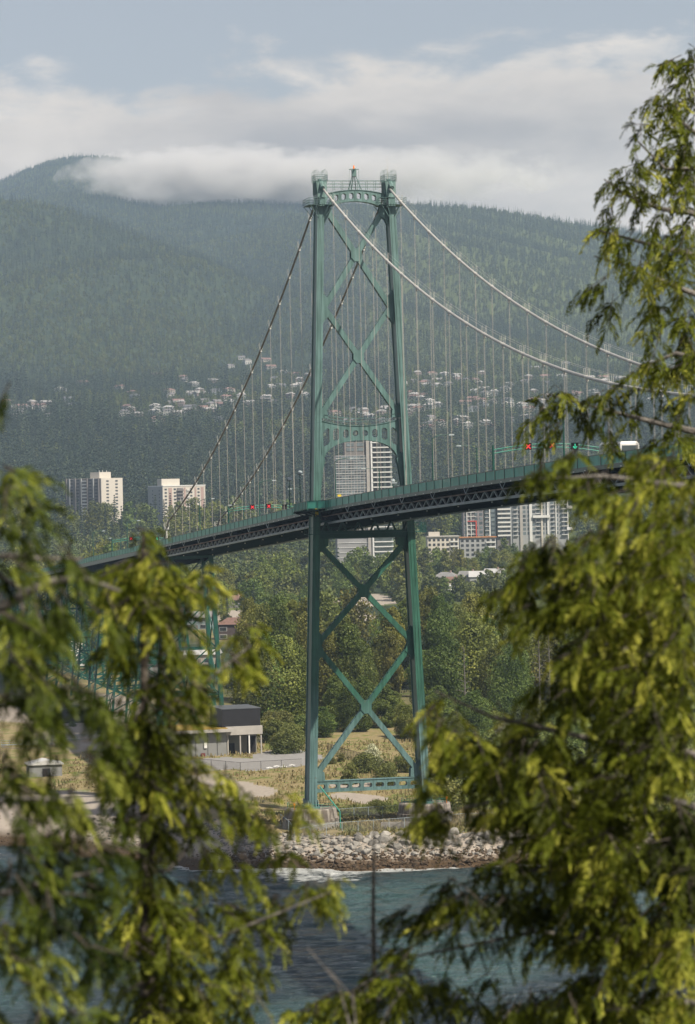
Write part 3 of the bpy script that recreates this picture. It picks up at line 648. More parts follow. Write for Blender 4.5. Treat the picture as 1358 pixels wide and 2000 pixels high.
# fences, with the bulge that carries the walkway round the tower leg
def fl_lat(s, side):
    t = min(1.0, max(0.0, (8.2-abs(s))/2.2)); return side*(FL+2.9*t)
for side in (-1, 1):
    ss = []; s = S0
    while s <= S1: ss.append(s); s += 5.015 if abs(s) > 12 else 1.25
    f = empty('fence', (0, 0, 0), 0, deck)
    m = MB(); pn = MB()
    for a, b in zip(ss, ss[1:]):
        la, lb = fl_lat(a, side), fl_lat(b, side); za, zb = zdeck(a), zdeck(b)
        m.bar(P(a, la, za+1.45), P(b, lb, zb+1.45), 0.13, 0.09); m.bar(P(a, la, za+0.12), P(b, lb, zb+0.12), 0.08, 0.07)
        m.bar(P(a, la, za-0.1), P(a, la, za+1.5), 0.26, 0.16)
        pn.bar(P(a, la, za+0.78), P(b, lb, zb+0.78), 0.03, 1.22)
    m.build('fence_rails', M_DGREEN, f); pn.build('fence_mesh_panels', fence_panel_mat(), f)
    m = MB()
    for k in range(-8, 8):
        a, b = k, k+1; m.loft([P(a, side*FL, zdeck(a)-0.3), P(a, fl_lat(a, side)+side*0.05, zdeck(a)-0.3), P(a, fl_lat(a, side)+side*0.05, zdeck(a)), P(a, side*FL, zdeck(a))], [P(b, side*FL, zdeck(b)-0.3), P(b, fl_lat(b, side)+side*0.05, zdeck(b)-0.3), P(b, fl_lat(b, side)+side*0.05, zdeck(b)), P(b, side*FL, zdeck(b))])
        if k % 4 == 0: m.bar(P(a, side*LAT, zdeck(a)-2.0), P(a, fl_lat(a, side), zdeck(a)-0.3), 0.12, 0.2)
    m.build('walkway_bulge', M_UNDER, deck)
    m = MB()
    for sgn, k0, k1 in ((1, 0, 16), (-1, 1, 10)):
        for k in range(k0, k1):     # V brackets hung under the edge, with their white fittings
            s = sgn*(k*20.06+26); 
            if s < S0+5: continue
            z = zdeck(s); l = FL*side
            m.bar(P(s-1.6, l, z-0.3), P(s, l, z-1.25), 0.08, 0.08); m.bar(P(s+1.6, l, z-0.3), P(s, l, z-1.25), 0.08, 0.08); m.bar(P(s, l, z-1.25), P(s, LAT*side, z-1.0), 0.08, 0.08)
    m.build('edge_brackets', M_CHORD, deck)
    m = MB(); s = S0+2
    while s < 250: m.box(FL*side-0.1, FL*side+0.1, -s-0.28, -s+0.28, zdeck(s)-0.34, zdeck(s)-0.22); s += 5.015
    m.build('edge_lights', M_BAND, deck)
# ---- cables
for side in (-1, 1):
    l = LAT*side
    m = MB(); pts = [P(s, l, zcab(s)) for s in np.linspace(0, 236, 44)]+[P(s, l, zcab(472-s)) for s in np.linspace(240, 330, 12)]
    m.tube(pts, 0.215, 10); mc = m.build('main_cable', M_CABLE, bridge, smooth=True)
    m = MB(); m.tube([P(s, l, zcab(s)) for s in np.linspace(0, -181, 40)]+[P(-184, l, zdeck(-184)+4.2), P(-191, l, zdeck(-191)-1)], 0.20, 10)
    bc = m.build('side_cable', M_CABLED, bridge, smooth=True)
    for obj_, s_list in ((mc, [9.83+10.03*i for i in range(32)]), (bc, [-(10.07+10.03*i) for i in range(17)])):
        w = MB()
        for s in s_list:
            m = MB()
            z = zcab(s) if s < 236 else zcab(472-s); sl_ = (zcab(s+0.5)-zcab(s-0.5))
            m.tube([P(s-0.35, l, z-0.35*sl_), P(s+0.35, l, z+0.35*sl_)], 0.26, 8)
            m.box(l-0.14, l+0.14, -s-0.3, -s+0.3, z-0.55, z-0.25)
            for e in (-0.3, 0.3):
                for d in (-0.22, 0.22): m.bar(P(s+e*1.2, l+d, z), P(s+e*1.2, l+d*1.4, z+1.2), 0.035, 0.035)
            m.build('cable_band', M_BAND, obj_)
        for e in (-0.32, 0.32):
            q = [0]+s_list if s_list[0] > 0 else [0]+s_list
            w.tube([P(s, l+e, (zcab(s) if s < 236 else zcab(472-s))+1.15) for s in q], 0.014, 4)
        w.build('hand_rope', M_BAND, obj_)
    for s in [9.83+10.03*i for i in range(28)]+[-(10.07+10.03*i) for i in range(17)]:
        z = zcab(s) if s < 236 else zcab(472-s)
        zb = zdeck(s)-1.0
        m = MB()
        for e in (-0.19, 0.19): m.tube([P(s+e, l, z-0.4), P(s+e, l, zb)], 0.018, 5)
        m.bar(P(s-0.3, l, zb+2.6), P(s+0.3, l, zb+2.6), 0.06, 0.06)
        m.build('suspender', M_ROPE, bridge)
    # A shaped cable bent at the end of the side span
    s = -184; m = MB(); z = zdeck(s)
    m.bar(P(s, l, z+4.3), P(s-2.0, l, z-0.3), 0.35, 0.35); m.bar(P(s, l, z+4.3), P(s+1.0, l, z-0.3), 0.22, 0.22)
    m.box(l-0.5, l+0.5, -s-0.5, -s+0.5, z+4.1, z+4.7); m.rail([P(s-0.9, l-0.5, z+4.7), P(s+0.9, l-0.5, z+4.7), P(s+0.9, l+0.5, z+4.7)], 0.9, 0.6, 0.03, 2)
    m.build('cable_bent', M_BAND, bridge)

# ------------------------------------------------------------------ viaduct behind the side span
via = empty('steel_viaduct', (TX, TY, 0), TH)
tag(via, 'green approach viaduct on lattice steel trestles, behind the left branches', 'viaduct')
V0, V1 = -188.0, -800.0
m = MB(); deck_strip(m, V0, V1, -8.3, 8.3, -0.4, 0.0, 20); m.build('roadway', M_ASPH, via)
for side in (-1, 1):
    m = MB(); deck_strip(m, V0, V1, side*5.2-0.25, side*5.2+0.25, -3.4, -0.45, 20); m.build('girder', M_UNDER, via)
    m = MB(); deck_strip(m, V0, V1, side*8.3-0.06, side*8.3+0.06, -0.9, 0.1, 20); m.build('edge_beam', M_DGREEN, via)
    m = MB(); pn = MB(); s = V0
    while s > V1+6:
        a, b = s, s-5.0
        m.bar(P(a, side*8.3, zdeck(a)+1.45), P(b, side*8.3, zdeck(b)+1.45), 0.13, 0.09); m.bar(P(a, side*8.3, zdeck(a)), P(a, side*8.3, zdeck(a)+1.5), 0.13, 0.13)
        pn.bar(P(a, side*8.3, zdeck(a)+0.78), P(b, side*8.3, zdeck(b)+0.78), 0.03, 1.22); s = b
    f = m.build('fence', M_DGREEN, via); pn.build('fence_mesh_panels', fence_panel_mat(), f)
def bent(s, tall=False):
    zt = zdeck(s)-(2.6 if tall else 3.4); zb = hz(*bw(s, 0, 0).xy)-0.3
    m = MB(); t0, t1 = (4.9, 7.2) if tall else (4.6, 4.6+(zt-zb)*0.09)
    w = 1.0 if tall else 0.55; n = max(2, int((zt-zb)/(10 if tall else 7)))
    L = lambda k: t0+(t1-t0)*k/n
    z = lambda k: zt+(zb-zt)*k/n
    for side in (-1, 1): m.bar(P(s, side*t0, zt), P(s, side*t1, zb), w, w)
    for k in range(n+1): m.bar(P(s, -L(k), z(k)), P(s, L(k), z(k)), 0.3, 0.45)
    for k in range(n): m.bar(P(s, -L(k), z(k)), P(s, L(k+1), z(k+1)), 0.22, 0.3); m.bar(P(s, L(k), z(k)), P(s, -L(k+1), z(k+1)), 0.22, 0.3)
    m.box(-6.0, 6.0, -s-0.4, -s+0.4, zt, zt+0.7)
    return m, (n, L, z)
m, (n, L, z) = bent(-187, True); m2, (n2, L2, z2) = bent(-198, True); m.add(m2.v, m2.f)
for side in (-1, 1):
    for k in range(n): m.bar(P(-187, side*L(k), z(k)), P(-198, side*L2(k+1), z2(k+1)), 0.25, 0.3); m.bar(P(-198, side*L2(k), z2(k)), P(-187, side*L(k+1), z(k+1)), 0.25, 0.3); m.bar(P(-187, side*L(k+1), z(k+1)), P(-198, side*L2(k+1), z2(k+1)), 0.25, 0.4)
m.build('tall_bent', M_DGREEN, via)
s = -232.0
while s > -780:
    m, (n, L, z) = bent(s); m2, (n2, L2, z2) = bent(s-13)
    m.v += []; base = len(m.v); m.add(m2.v, m2.f)
    for side in (-1, 1):
        nn = min(n, n2)
        for k in range(nn):
            m.bar(P(s, side*L(k), z(k)), P(s-13, side*L2(k+1), z2(k+1)), 0.2, 0.28); m.bar(P(s-13, side*L2(k), z2(k)), P(s, side*L(k+1), z(k+1)), 0.2, 0.28)
            m.bar(P(s, side*L(k+1), z(k+1)), P(s-13, side*L2(k+1), z2(k+1)), 0.2, 0.3)
    m.build('trestle', M_DGREEN, via); s -= 38

# ------------------------------------------------------------------ bridge furniture
def gantry(s, label, lit):
    z = zdeck(s); c = bw(s, -8.0, z); g = empty('lane_signal_gantry', c, TH); tag(g, label, 'signal gantry', 'lane signal gantries over the roadway')
    H = 4.6
    for x in (0, 16.0):
        m = MB(); m.tube([(x, 0, 0), (x, 0, H+0.5)], [0.2, 0.15], 8); m.box(x-0.35, x+0.35, -0.35, 0.35, 0, 1.2); m.build('post', M_DGREEN, g)
    m = MB(); A = lambda t: (16*t, 0, H-0.15+0.75*math.sin(math.pi*t)); B = lambda t: (16*t, 0, H-0.65+0.75*math.sin(math.pi*t))
    ts = [i/12 for i in range(13)]
    m.tube([A(t) for t in ts], 0.08, 6); m.tube([B(t) for t in ts], 0.08, 6)
    for t in ts[1:-1]: m.bar(A(t), B(t), 0.06, 0.06)
    m.build('arched_beam', M_FENCE, g)
    for lat, kind in zip((-2.9, 0.6, 4.0), lit):
        x = lat+8; t = x/16; zc = H-0.4+0.75*math.sin(math.pi*t)
        m = MB(); m.box(x-0.5, x+0.5, -0.25, 0.15, zc-0.48, zc+0.48); m.box(x-0.55, x+0.55, -0.5, -0.25, zc+0.45, zc+0.5); b = m.build('signal_box', M_BLACK, g)
        m = MB()
        if kind == 'x':
            m.bar((x-0.3, -0.28, zc-0.3), (x+0.3, -0.28, zc+0.3), 0.16, 0.05, (0, 1, 0)); m.bar((x-0.3, -0.31, zc+0.3), (x+0.3, -0.31, zc-0.3), 0.16, 0.05, (0, 1, 0)); m.build('red_cross', M_REDL, b)
        elif kind == 'g':
            m.bar((x, -0.28, zc+0.35), (x, -0.28, zc-0.3), 0.14, 0.05, (0, 1, 0)); m.bar((x-0.28, -0.31, zc-0.02), (x, -0.31, zc-0.35), 0.14, 0.05, (0, 1, 0)); m.bar((x+0.28, -0.34, zc-0.02), (x, -0.34, zc-0.35), 0.14, 0.05, (0, 1, 0)); m.build('green_arrow', M_GRNL, b)
gantry(120.5, 'arched signal gantry right of the tower, two red crosses and a green arrow', 'xxg')
gantry(-90.5, 'arched lane signal gantry just left of the tower, two red crosses and one dark signal', 'xxo')
gantry(-264, 'distant lane signal gantry on the viaduct far left, red cross and green arrow showing', 'xog')
def lamp(s, side, label, flood=False, h=8.0):
    z = zdeck(s); lt = 8.15*side
    g = empty('street_lamp', bw(s, lt, z), TH+(math.pi if side > 0 else 0)); tag(g, label, 'street lamp', 'lamp posts along the bridge')
    m = MB(); m.tube([(0, 0, -0.3), (0, 0, h)], [0.13, 0.08], 7); m.build('pole', M_DGREEN, g)
    m = MB()
    if flood:
        m.box(-0.6, 0.6, -0.3, 0.3, h, h+0.2); m.tube([(0, -0.1, h+0.2), (0, -0.45, h+0.55)], [0.3, 0.45], 8); m.build('floodlight', M_CHORD, g)
    else:
        m.tube([(0, 0, h-0.1), (1.0, 0, h+0.35), (2.9, 0, h+0.5)], 0.06, 6); a = m.build('arm', M_DGREEN, g)
        m = MB(); m.loft([(2.6, -0.16, h+0.3), (3.5, -0.12, h+0.36), (3.5, 0.12, h+0.36), (2.6, 0.16, h+0.3)], [(2.7, -0.1, h+0.55), (3.4, -0.08, h+0.52), (3.4, 0.08, h+0.52), (2.7, 0.1, h+0.55)]); m.build('lamp_head', M_CHORD, g)
for s, sd, lb in ((16, -1, 'green street lamp beside the near tower leg, with the yellow sign'), (86, -1, 'green street lamp on the near fence, between the tower and the right gantry'), (156, -1, 'tall green street lamp on the near fence, just behind the right gantry beam'),
              (51, 1, 'far-side street lamp first right of the tower'), (121, 1, 'far-side street lamp beside the right signal gantry'), (-55, -1, 'near-side street lamp between the left gantry and the tower'), (-125, -1, 'near-side street lamp left of the left gantry'),
              (-20, 1, 'far-side street lamp just left of the tower'), (-90, 1, 'far-side street lamp at the left gantry'), (-160, 1, 'far-side street lamp near the end of the suspended side span'), (-235, -1, 'street lamp on the viaduct right of its signal gantry'), (-300, -1, 'street lamp on the viaduct left of its signal gantry'), (-360, 1, 'street lamp on the far side of the viaduct, farthest one back')): lamp(s, sd, lb)
lamp(-24.6, -1, 'floodlight pole with domed head, left end of the walkway bulge', True, 6.6); lamp(-14.8, -1, 'floodlight pole with flat black head, nearest the tower leg', True, 7.2); lamp(-9.0, 1, 'short floodlight pole on the far side behind the tower leg', True, 5.0)
m = MB(); g = empty('warning_sign', bw(18, -8.35, zdeck(18)), TH); tag(g, 'small yellow warning sign clipped to the lamp post right of the near tower leg', 'sign')
m.box(0.1, 0.75, -0.06, -0.02, 1.7, 2.05); m.build('sign_face', M_YELLOW, g); m = MB(); m.bar((0, 0, 0), (0, 0, 2.1), 0.06, 0.06); m.build('post', M_DGREEN, g)

def vehicle(name, s, lat, L, W, H, label, cat, van=False, colm=None):
    g = empty(name, bw(s, lat, zdeck(s)-0.05), TH+math.pi/2); tag(g, label, cat, 'vehicles on the bridge')
    cm = colm or M_WHITE; m = MB()
    if van:
        m.box(-L/2, L/2, -W/2, W/2, 0.45, H*0.92); m.loft([(-L/2+0.1, -W/2+0.05, H*0.92), (L/2-0.1, -W/2+0.05, H*0.92), (L/2-0.1, W/2-0.05, H*0.92), (-L/2+0.1, W/2-0.05, H*0.92)], [(-L/2+0.3, -W/2+0.2, H), (L/2-0.3, -W/2+0.2, H), (L/2-0.3, W/2-0.2, H), (-L/2+0.3, W/2-0.2, H)])
        m.build('body', cm, g); m = MB(); m.box(-L/2-0.02, -L/2+0.02, -W/2+0.2, W/2-0.2, H*0.5, H*0.85); m.build('windscreen', M_GLASS, g)
        m = MB(); m.box(-L*0.42, -L*0.18, -W/2-0.02, W/2+0.02, H*0.52, H*0.84); m.build('side_window', M_GLASS, g)
    else:
        m.box(-L/2, L/2, -W/2, W/2, 0.3, 0.85); m.loft([(-L*0.3, -W/2+0.05, 0.85), (L*0.42, -W/2+0.05, 0.85), (L*0.42, W/2-0.05, 0.85), (-L*0.3, W/2-0.05, 0.85)], [(-L*0.12, -W/2+0.25, H), (L*0.3, -W/2+0.25, H), (L*0.3, W/2-0.25, H), (-L*0.12, W/2-0.25, H)]); m.build('body', cm, g)
        m = MB(); m.loft([(-L*0.27, -W/2+0.03, 0.9), (L*0.39, -W/2+0.03, 0.9), (L*0.39, W/2-0.03, 0.9), (-L*0.27, W/2-0.03, 0.9)], [(-L*0.13, -W/2+0.2, H-0.08), (L*0.29, -W/2+0.2, H-0.08), (L*0.29, W/2-0.2, H-0.08), (-L*0.13, W/2-0.2, H-0.08)]); m.build('windows', M_GLASS, g)
    for x in (-L*0.32, L*0.32):
        for y in (-W/2+0.1, W/2-0.1):
            m = MB(); m.tube([(x, y-0.12, 0.34), (x, y+0.12, 0.34)], 0.34, 12); m.build('wheel', M_BLACK, g)
M_SILV = mat('silver_car_paint', (0.4, 0.41, 0.42), 0.35, 0.05, 1); M_DCAR = mat('dark_car_paint', (0.04, 0.05, 0.07), 0.3, 0.05, 1)
vehicle('van', 72, -3.2, 5.4, 2.0, 2.1, 'white van driving behind the bridge fence, right of the tower', 'van', True)
vehicle('truck', 164, -3.2, 9.0, 2.5, 3.4, 'tall white box truck on the bridge at the right, above the fence', 'truck', True)
vehicle('car', 136, -3.2, 4.6, 1.85, 1.5, 'silver car behind the fence between the right gantry and the truck', 'car', False, M_SILV)
vehicle('car', -60, -3.2, 4.6, 1.85, 1.5, 'dark car behind the fence left of the tower', 'car', False, M_DCAR)
vehicle('car', 30, 0.6, 4.6, 1.85, 1.5, 'silver car on the middle lane just right of the tower', 'car', False, M_SILV)

# ------------------------------------------------------------------ piers, shore walls and fences
def stone_mat():
    m = mat('masonry_blocks', (0.36, 0.35, 0.32), 0.9, 0.3, 1.2); nt = m.node_tree; N = nt.nodes; L = nt.links; b = N['Principled BSDF']
    g = N.new('ShaderNodeTexCoord'); sp = N.new('ShaderNodeSeparateXYZ'); L.new(g.outputs['Object'], sp.inputs[0])
    at2 = N.new('ShaderNodeMath'); at2.operation = 'ARCTAN2'; L.new(sp.outputs[0], at2.inputs[0]); L.new(sp.outputs[1], at2.inputs[1])
    mu = N.new('ShaderNodeMath'); mu.operation = 'MULTIPLY'; L.new(at2.outputs[0], mu.inputs[0]); mu.inputs[1].default_value = 5
    c = N.new('ShaderNodeCombineXYZ'); L.new(mu.outputs[0], c.inputs[0]); L.new(sp.outputs[2], c.inputs[1])
    br = N.new('ShaderNodeTexBrick'); L.new(c.outputs[0], br.inputs['Vector']); br.inputs['Scale'].default_value = 1.6; br.inputs['Color1'].default_value = (0.42, 0.41, 0.37, 1); br.inputs['Color2'].default_value = (0.28, 0.27, 0.24, 1); br.inputs['Mortar'].default_value = (0.10, 0.095, 0.085, 1); br.inputs['Mortar Size'].default_value = 0.05
    L.new(br.outputs[0], b.inputs['Base Color']); return m
def stained():
    """concrete with dark rain streaks"""
    m = mat('streaked_concrete', (0.34, 0.31, 0.27), 0.9, 0.3, 1, bump=0.3, bscale=4); nt = m.node_tree; N = nt.nodes; L = nt.links; b = N['Principled BSDF']
    old = b.inputs['Base Color'].links[0].from_socket; tc = N.new('ShaderNodeTexCoord'); mp = N.new('ShaderNodeMapping'); mp.inputs['Scale'].default_value = (1.6, 1.6, 0.12); L.new(tc.outputs['Object'], mp.inputs[0])
    n = N.new('ShaderNodeTexNoise'); n.inputs['Scale'].default_value = 1; n.inputs['Detail'].default_value = 5; L.new(mp.outputs[0], n.inputs['Vector'])
    cr = N.new('ShaderNodeValToRGB'); L.new(n.outputs[0], cr.inputs[0]); e = cr.color_ramp.elements; e[0].position = 0.42; e[0].color = (0.45, 0.42, 0.4, 1); e[1].position = 0.58; e[1].color = (1.05, 1.05, 1.05, 1)
    x = N.new('ShaderNodeMix'); x.data_type = 'RGBA'; x.blend_type = 'MULTIPLY'; x.inputs[0].default_value = 1; L.new(old, x.inputs[6]); L.new(cr.outputs[0], x.inputs[7]); L.new(x.outputs[2], b.inputs['Base Color']); return m
M_STAIN = stained(); M_STONE = stone_mat()
for side, lb in ((-1, 'round streaked concrete pier on a stone block ring, under the near left tower leg'), (1, 'round streaked concrete pier on a stone block ring, under the far right tower leg')):
    c = bw(0, 10.55*side, 0); g = empty('bridge_pier', (c.x, c.y, 3.4), TH); tag(g, lb, 'bridge pier', 'piers carrying the tower')
    n = 40; m = MB(); m.tube([(0, 0, 3.35), (0, 0, 3.4), (0, 0, 4.9), (0, 0, 5.1)], [4.95, 4.85, 4.7, 4.55], n); m.tube([(0, 0, 2.9), (0, 0, 3.35)], [5.1, 5.1], n); m.build('concrete_drum', M_STAIN, g)
    m = MB(); m.tube([(0, 0, -1), (0, 0, 2.9)], [5.25, 5.05], n); m.build('stone_ring', M_STONE, g)
    m = MB(); m.rail([(4.2*math.cos(t), 4.2*math.sin(t), 5.1) for t in np.linspace(0, 2*math.pi, 21)], 0.9, 1.2, 0.025, 2); m.build('railing', M_FENCE, g)
    m = MB(); m.tube([(3.5*side, -2.6, 5.1), (3.5*side, -2.6, 5.9)], 0.05, 6); m.tube([(3.5*side, -2.6, 5.9), (3.5*side, -2.6, 6.25)], 0.17, 8); m.build('orange_beacon', M_ORANGEL, g)
# green pipe rail sloping down from the tower leg
m = MB(); a = at(625, 1536, 547); b = at(664, 1585, 545); m.tube([a, b, (b.x+0.1, b.y, 4.3)], 0.13, 8); tag(m.build('sloping_pipe', M_FENCE), 'green pipe sloping down from the near tower leg over its pier to the ground', 'pipe')

def wire_mat():
    m = mat('chain_link', (0.22, 0.22, 0.20), 0.6, 0.2, 1); m.node_tree.nodes['Principled BSDF'].inputs['Alpha'].default_value = 0.12; return m
M_WIRE = wire_mat()
def chain_fence(pts, h, label, post_m=M_CHORD, step=3.0, mesh=M_WIRE, cat='fence'):
    P_ = [Vector((p[0], p[1], hz(p[0], p[1]))) for p in pts]; g = empty('wire_fence', P_[0]); tag(g, label, cat); o = P_[0]
    m = MB(); w = MB(); posts = []
    for a, b in zip(P_, P_[1:]):
        n = max(1, round((b-a).length/step))
        for i in range(n):
            p = a.lerp(b, i/n); q = a.lerp(b, (i+1)/n); p.z = hz(p.x, p.y); q.z = hz(q.x, q.y); posts.append(p-o)
            m.bar(p-o+Vector((0, 0, h)), q-o+Vector((0, 0, h)), 0.06, 0.06); w.bar(p-o+Vector((0, 0, h/2)), q-o+Vector((0, 0, h/2)), 0.02, h*0.95)
    m.build('top_rail', post_m, g); w.build('wire_mesh', mesh, g)
    for p in posts[:60]:
        k = MB(); k.bar((0, 0, -0.2), (0, 0, h+0.05), 0.09, 0.09); k.build('post', post_m, g, loc=p)
gp = lambda x, y: on_ground(x, y, 5.0).xy[:]
chain_fence([gp(548, 1612), gp(575, 1630), gp(700, 1624), gp(880, 1612), gp(1000, 1606)], 2.0, 'grey chain link fence running in front of the two tower piers above the rocks')
chain_fence([gp(664, 1606), gp(776, 1600)], 2.2, 'pale wire fence standing between the two tower piers')
chain_fence([gp(330, 1502), gp(470, 1512), gp(590, 1506)], 1.8, 'thin wire fence in front of the low concrete building', M_BLACK, 5)
chain_fence([gp(640, 1478), gp(700, 1496), gp(770, 1520)], 2.1, 'dark iron fence on the slope behind the lower tower braces', M_BLACK, 1.2)
chain_fence([gp(500, 1460), gp(600, 1458)], 1.6, 'black fence along the green verge right of the low building', M_BLACK, 3)
# low wall by the right pier
m = MB(); a = on_ground(745, 1622, 4.9); m.box(0, 7, 0, 0.5, 0, 1.5); tag(m.build('retaining_wall', M_CONC, loc=(a.x, a.y+2, 4.6)), 'low dark concrete wall between the piers, in front of the right one', 'wall')

# ------------------------------------------------------------------ low building with the black box
def frame_at(px, py, z, phi, name, label, cat, group=None):
    c = on_ground(px, py, z) if z is not None else None
    g = empty(name, (c.x, c.y, c.z), phi); return tag(g, label, cat, group)
M_PANEL = mat('grey_wall_panel', (0.22, 0.225, 0.22), 0.8, 0.12, 0.4); M_PANEL2 = mat('light_concrete_band', (0.40, 0.38, 0.35), 0.85, 0.15, 0.5, bump=0.1)
M_DARKBOX = mat('dark_ribbed_metal', (0.035, 0.035, 0.04), 0.6, 0.2, 0.4); M_ROOFG = mat('grey_membrane_roof', (0.10, 0.11, 0.12), 0.8, 0.3, 0.6); M_MOSS = mat('orange_moss_roof', (0.36, 0.20, 0.04), 0.95, 0.5, 0.35, col2=(0.22, 0.20, 0.05))
g = empty('pump_station', (0, 0, 0), R(16)); c = at(445, 1487, 690); g.location = (c.x, c.y, 4.9)
tag(g, 'low grey concrete building with a black ribbed box on its roof, left of the tower', 'building')
m = MB(); m.box(-19, 0, 0.6, 14, 0, 6.3); w = m.build('wall', M_PANEL, g)
for i, x in enumerate((-17.2, -14.5, -11.5, -9.9, -7.2, -4.4, -2.2)):
    k = MB(); k.box(x-0.04, x+0.04, 0.52, 0.598, 0.9, 6.2); k.build('panel_joint', M_BLACK, w)
k = MB(); k.box(-19.05, 0.05, 0.45, 0.59, 0, 0.95); k.build('plinth', M_PANEL2, w)
m = MB(); m.box(-20, 1.4, -1.2, 14.5, 6.35, 6.95); rf = m.build('roof', M_PANEL2, g)
m = MB(); m.box(-19.6, 0.2, 0.2, 14.0, 6.955, 7.15); m.build('moss_cover', M_MOSS, rf)
m = MB(); m.box(0.02, 8.2, 5.5, 14, 0, 5.4); m.build('wall', M_PANEL, g)
m = MB(); m.box(0.05, 8.6, 1.2, 14.2, 5.4, 7.3); m.build('roof', M_PANEL2, g)
for x in (0.5, 3.4, 5.5, 8.3): m = MB(); m.box(x-0.14, x+0.14, 1.4, 1.7, 0, 5.4); m.build('column', M_WHITE if x == 5.5 else M_PANEL2, g)
m = MB(); m.box(1.0, 3.0, 5.38, 5.48, 0, 3.2); m.build('door', M_DARKBOX, g); m = MB(); m.box(6.0, 8.0, 5.38, 5.48, 0.5, 4.6); m.build('door', M_BLACK, g)
m = MB(); m.box(-0.6, 8.3, 1.9, 14.0, 7.3, 11.2); bx = m.build('roof_box', M_DARKBOX, g)
m = MB(); m.box(-0.75, 8.45, 1.75, 14.15, 11.2, 11.35); m.build('box_roof', M_ROOFG, bx)
m = MB()
for i in range(36): m.box(-0.5+i*0.245, -0.42+i*0.245, 1.84, 1.898, 7.35, 11.15)
m.build('ribbed_cladding', M_BLACK, bx)
m = MB(); m.box(-5.3, -4.6, 0.30, 0.515, 2.8, 4.0); m.build('meter_cabinet', M_WHITE, g)
m = MB(); m.box(-6.0, -5.1, 0.30, 0.44, 0.9, 1.7); m.build('red_panel', mat('dull_red', (0.16, 0.04, 0.04), 0.6), g)
m = MB(); m.tube([(0, 0, 0), (0, 0, 1.9), (0.15, 0, 2.3), (0.5, 0, 2.5), (0.85, 0, 2.3), (1.0, 0, 1.8)], 0.2, 8); c = at(349, 1490, 683); tag(m.build('vent_pipe', M_WHITE, loc=(c.x, c.y, 4.9), smooth=True), 'white gooseneck vent pipe standing before the low grey building', 'pipe')
for i, (x, y) in enumerate(((527, 1507), (541, 1504), (555, 1505), (571, 1502))):
    m = MB(); c = on_ground(x, y, 5.0)
    for k in range(9):
        a, h = k*0.7, 0.3+0.2*((k*7) % 3); m.tube([(math.cos(a)*0.5, math.sin(a)*0.4, -0.1), (math.cos(a)*0.45, math.sin(a)*0.35, h), (0, 0, h+0.25)], [0.5, 0.45, 0.12], 6)
    tag(m.build('wrapped_bundle', M_WHITE, loc=(c.x, c.y, 5.0)), ('left end', 'second from the left', 'third from the left', 'right end')[i]+' of the four white wrapped bundles lying by the wire fence', 'bundle', 'white bundles by the fence')
# plant yard half hidden behind the branches at the left
def shed(px, py, w, d, h, name, label, wm, rm, phi=R(12), Z=5.0):
    c = on_ground(px, py, Z); g = empty(name, (c.x, c.y, hz(c.x, c.y)-0.1), phi); tag(g, label, 'shed')
    m = MB(); m.box(-w/2, w/2, 0, d, 0, h); m.build('wall', wm, g)
    m = MB(); m.prism_y([(-w/2-0.4, h), (w/2+0.4, h), (w/2+0.4, h+0.15), (0, h+w*0.14), (-w/2-0.4, h+0.15)], -0.4, d+0.4); m.build('roof', rm, g)
    m = MB(); m.box(-w*0.1, w*0.14, -0.06, 0, 0, h*0.7); m.build('door', M_DARKBOX, g)
M_ROOFW = mat('pale_corrugated_roof', (0.55, 0.55, 0.53), 0.6, 0.15, 2)
shed(90, 1525, 7, 6, 2.6, 'storage_shed', 'low shed with pale corrugated roof at the lower left behind the branches', M_PANEL, M_ROOFW)
shed(150, 1420, 9, 7, 3.2, 'storage_shed', 'dark flat shed on the sandy yard, left of the slim tree', M_DARKBOX, M_ROOFG)
shed(125, 1310, 17, 10, 7, 'storage_shed', 'large pale shed under the lattice trestles at the left', M_ROOFW, M_ROOFW)
shed(330, 1330, 12, 9, 4, 'storage_shed', 'grey shed in the yard, between the slim tree and the tall bent', M_PANEL, M_ROOFG)
for px, py, r, h, lb in ((60, 1465, 7, 1.2, 'round settling tank nearest the left edge'), (120, 1455, 6, 1.1, 'round settling tank right of the other one')):
    c = on_ground(px, py, 5.0); m = MB()
    A = [(r*math.cos(t), r*math.sin(t)) for t in np.linspace(0, 2*math.pi, 33)[:-1]]; B = [(x*0.93, y*0.93) for x, y in A]
    for i in range(32):
        j = (i+1) % 32; m.add([(A[i][0], A[i][1], 0), (A[j][0], A[j][1], 0), (A[j][0], A[j][1], h), (A[i][0], A[i][1], h), (B[i][0], B[i][1], 0), (B[j][0], B[j][1], 0), (B[j][0], B[j][1], h), (B[i][0], B[i][1], h)], [(0, 1, 2, 3), (5, 4, 7, 6), (3, 2, 6, 7)])
    g = empty('settling_tank', (c.x, c.y, 4.9)); tag(g, 'low concrete '+lb+', behind the branches', 'tank', 'settling tanks in the yard'); m.build('tank_wall', M_CONC, g)
    m = MB(); m.bar((-r, 0, h+0.3), (r, 0, h+0.3), 0.8, 0.15); m.rail([(-r, 0.4, h+0.3), (r, 0.4, h+0.3)], 1.0, 2, 0.03, 2); m.build('walkway', M_CHORD, g)

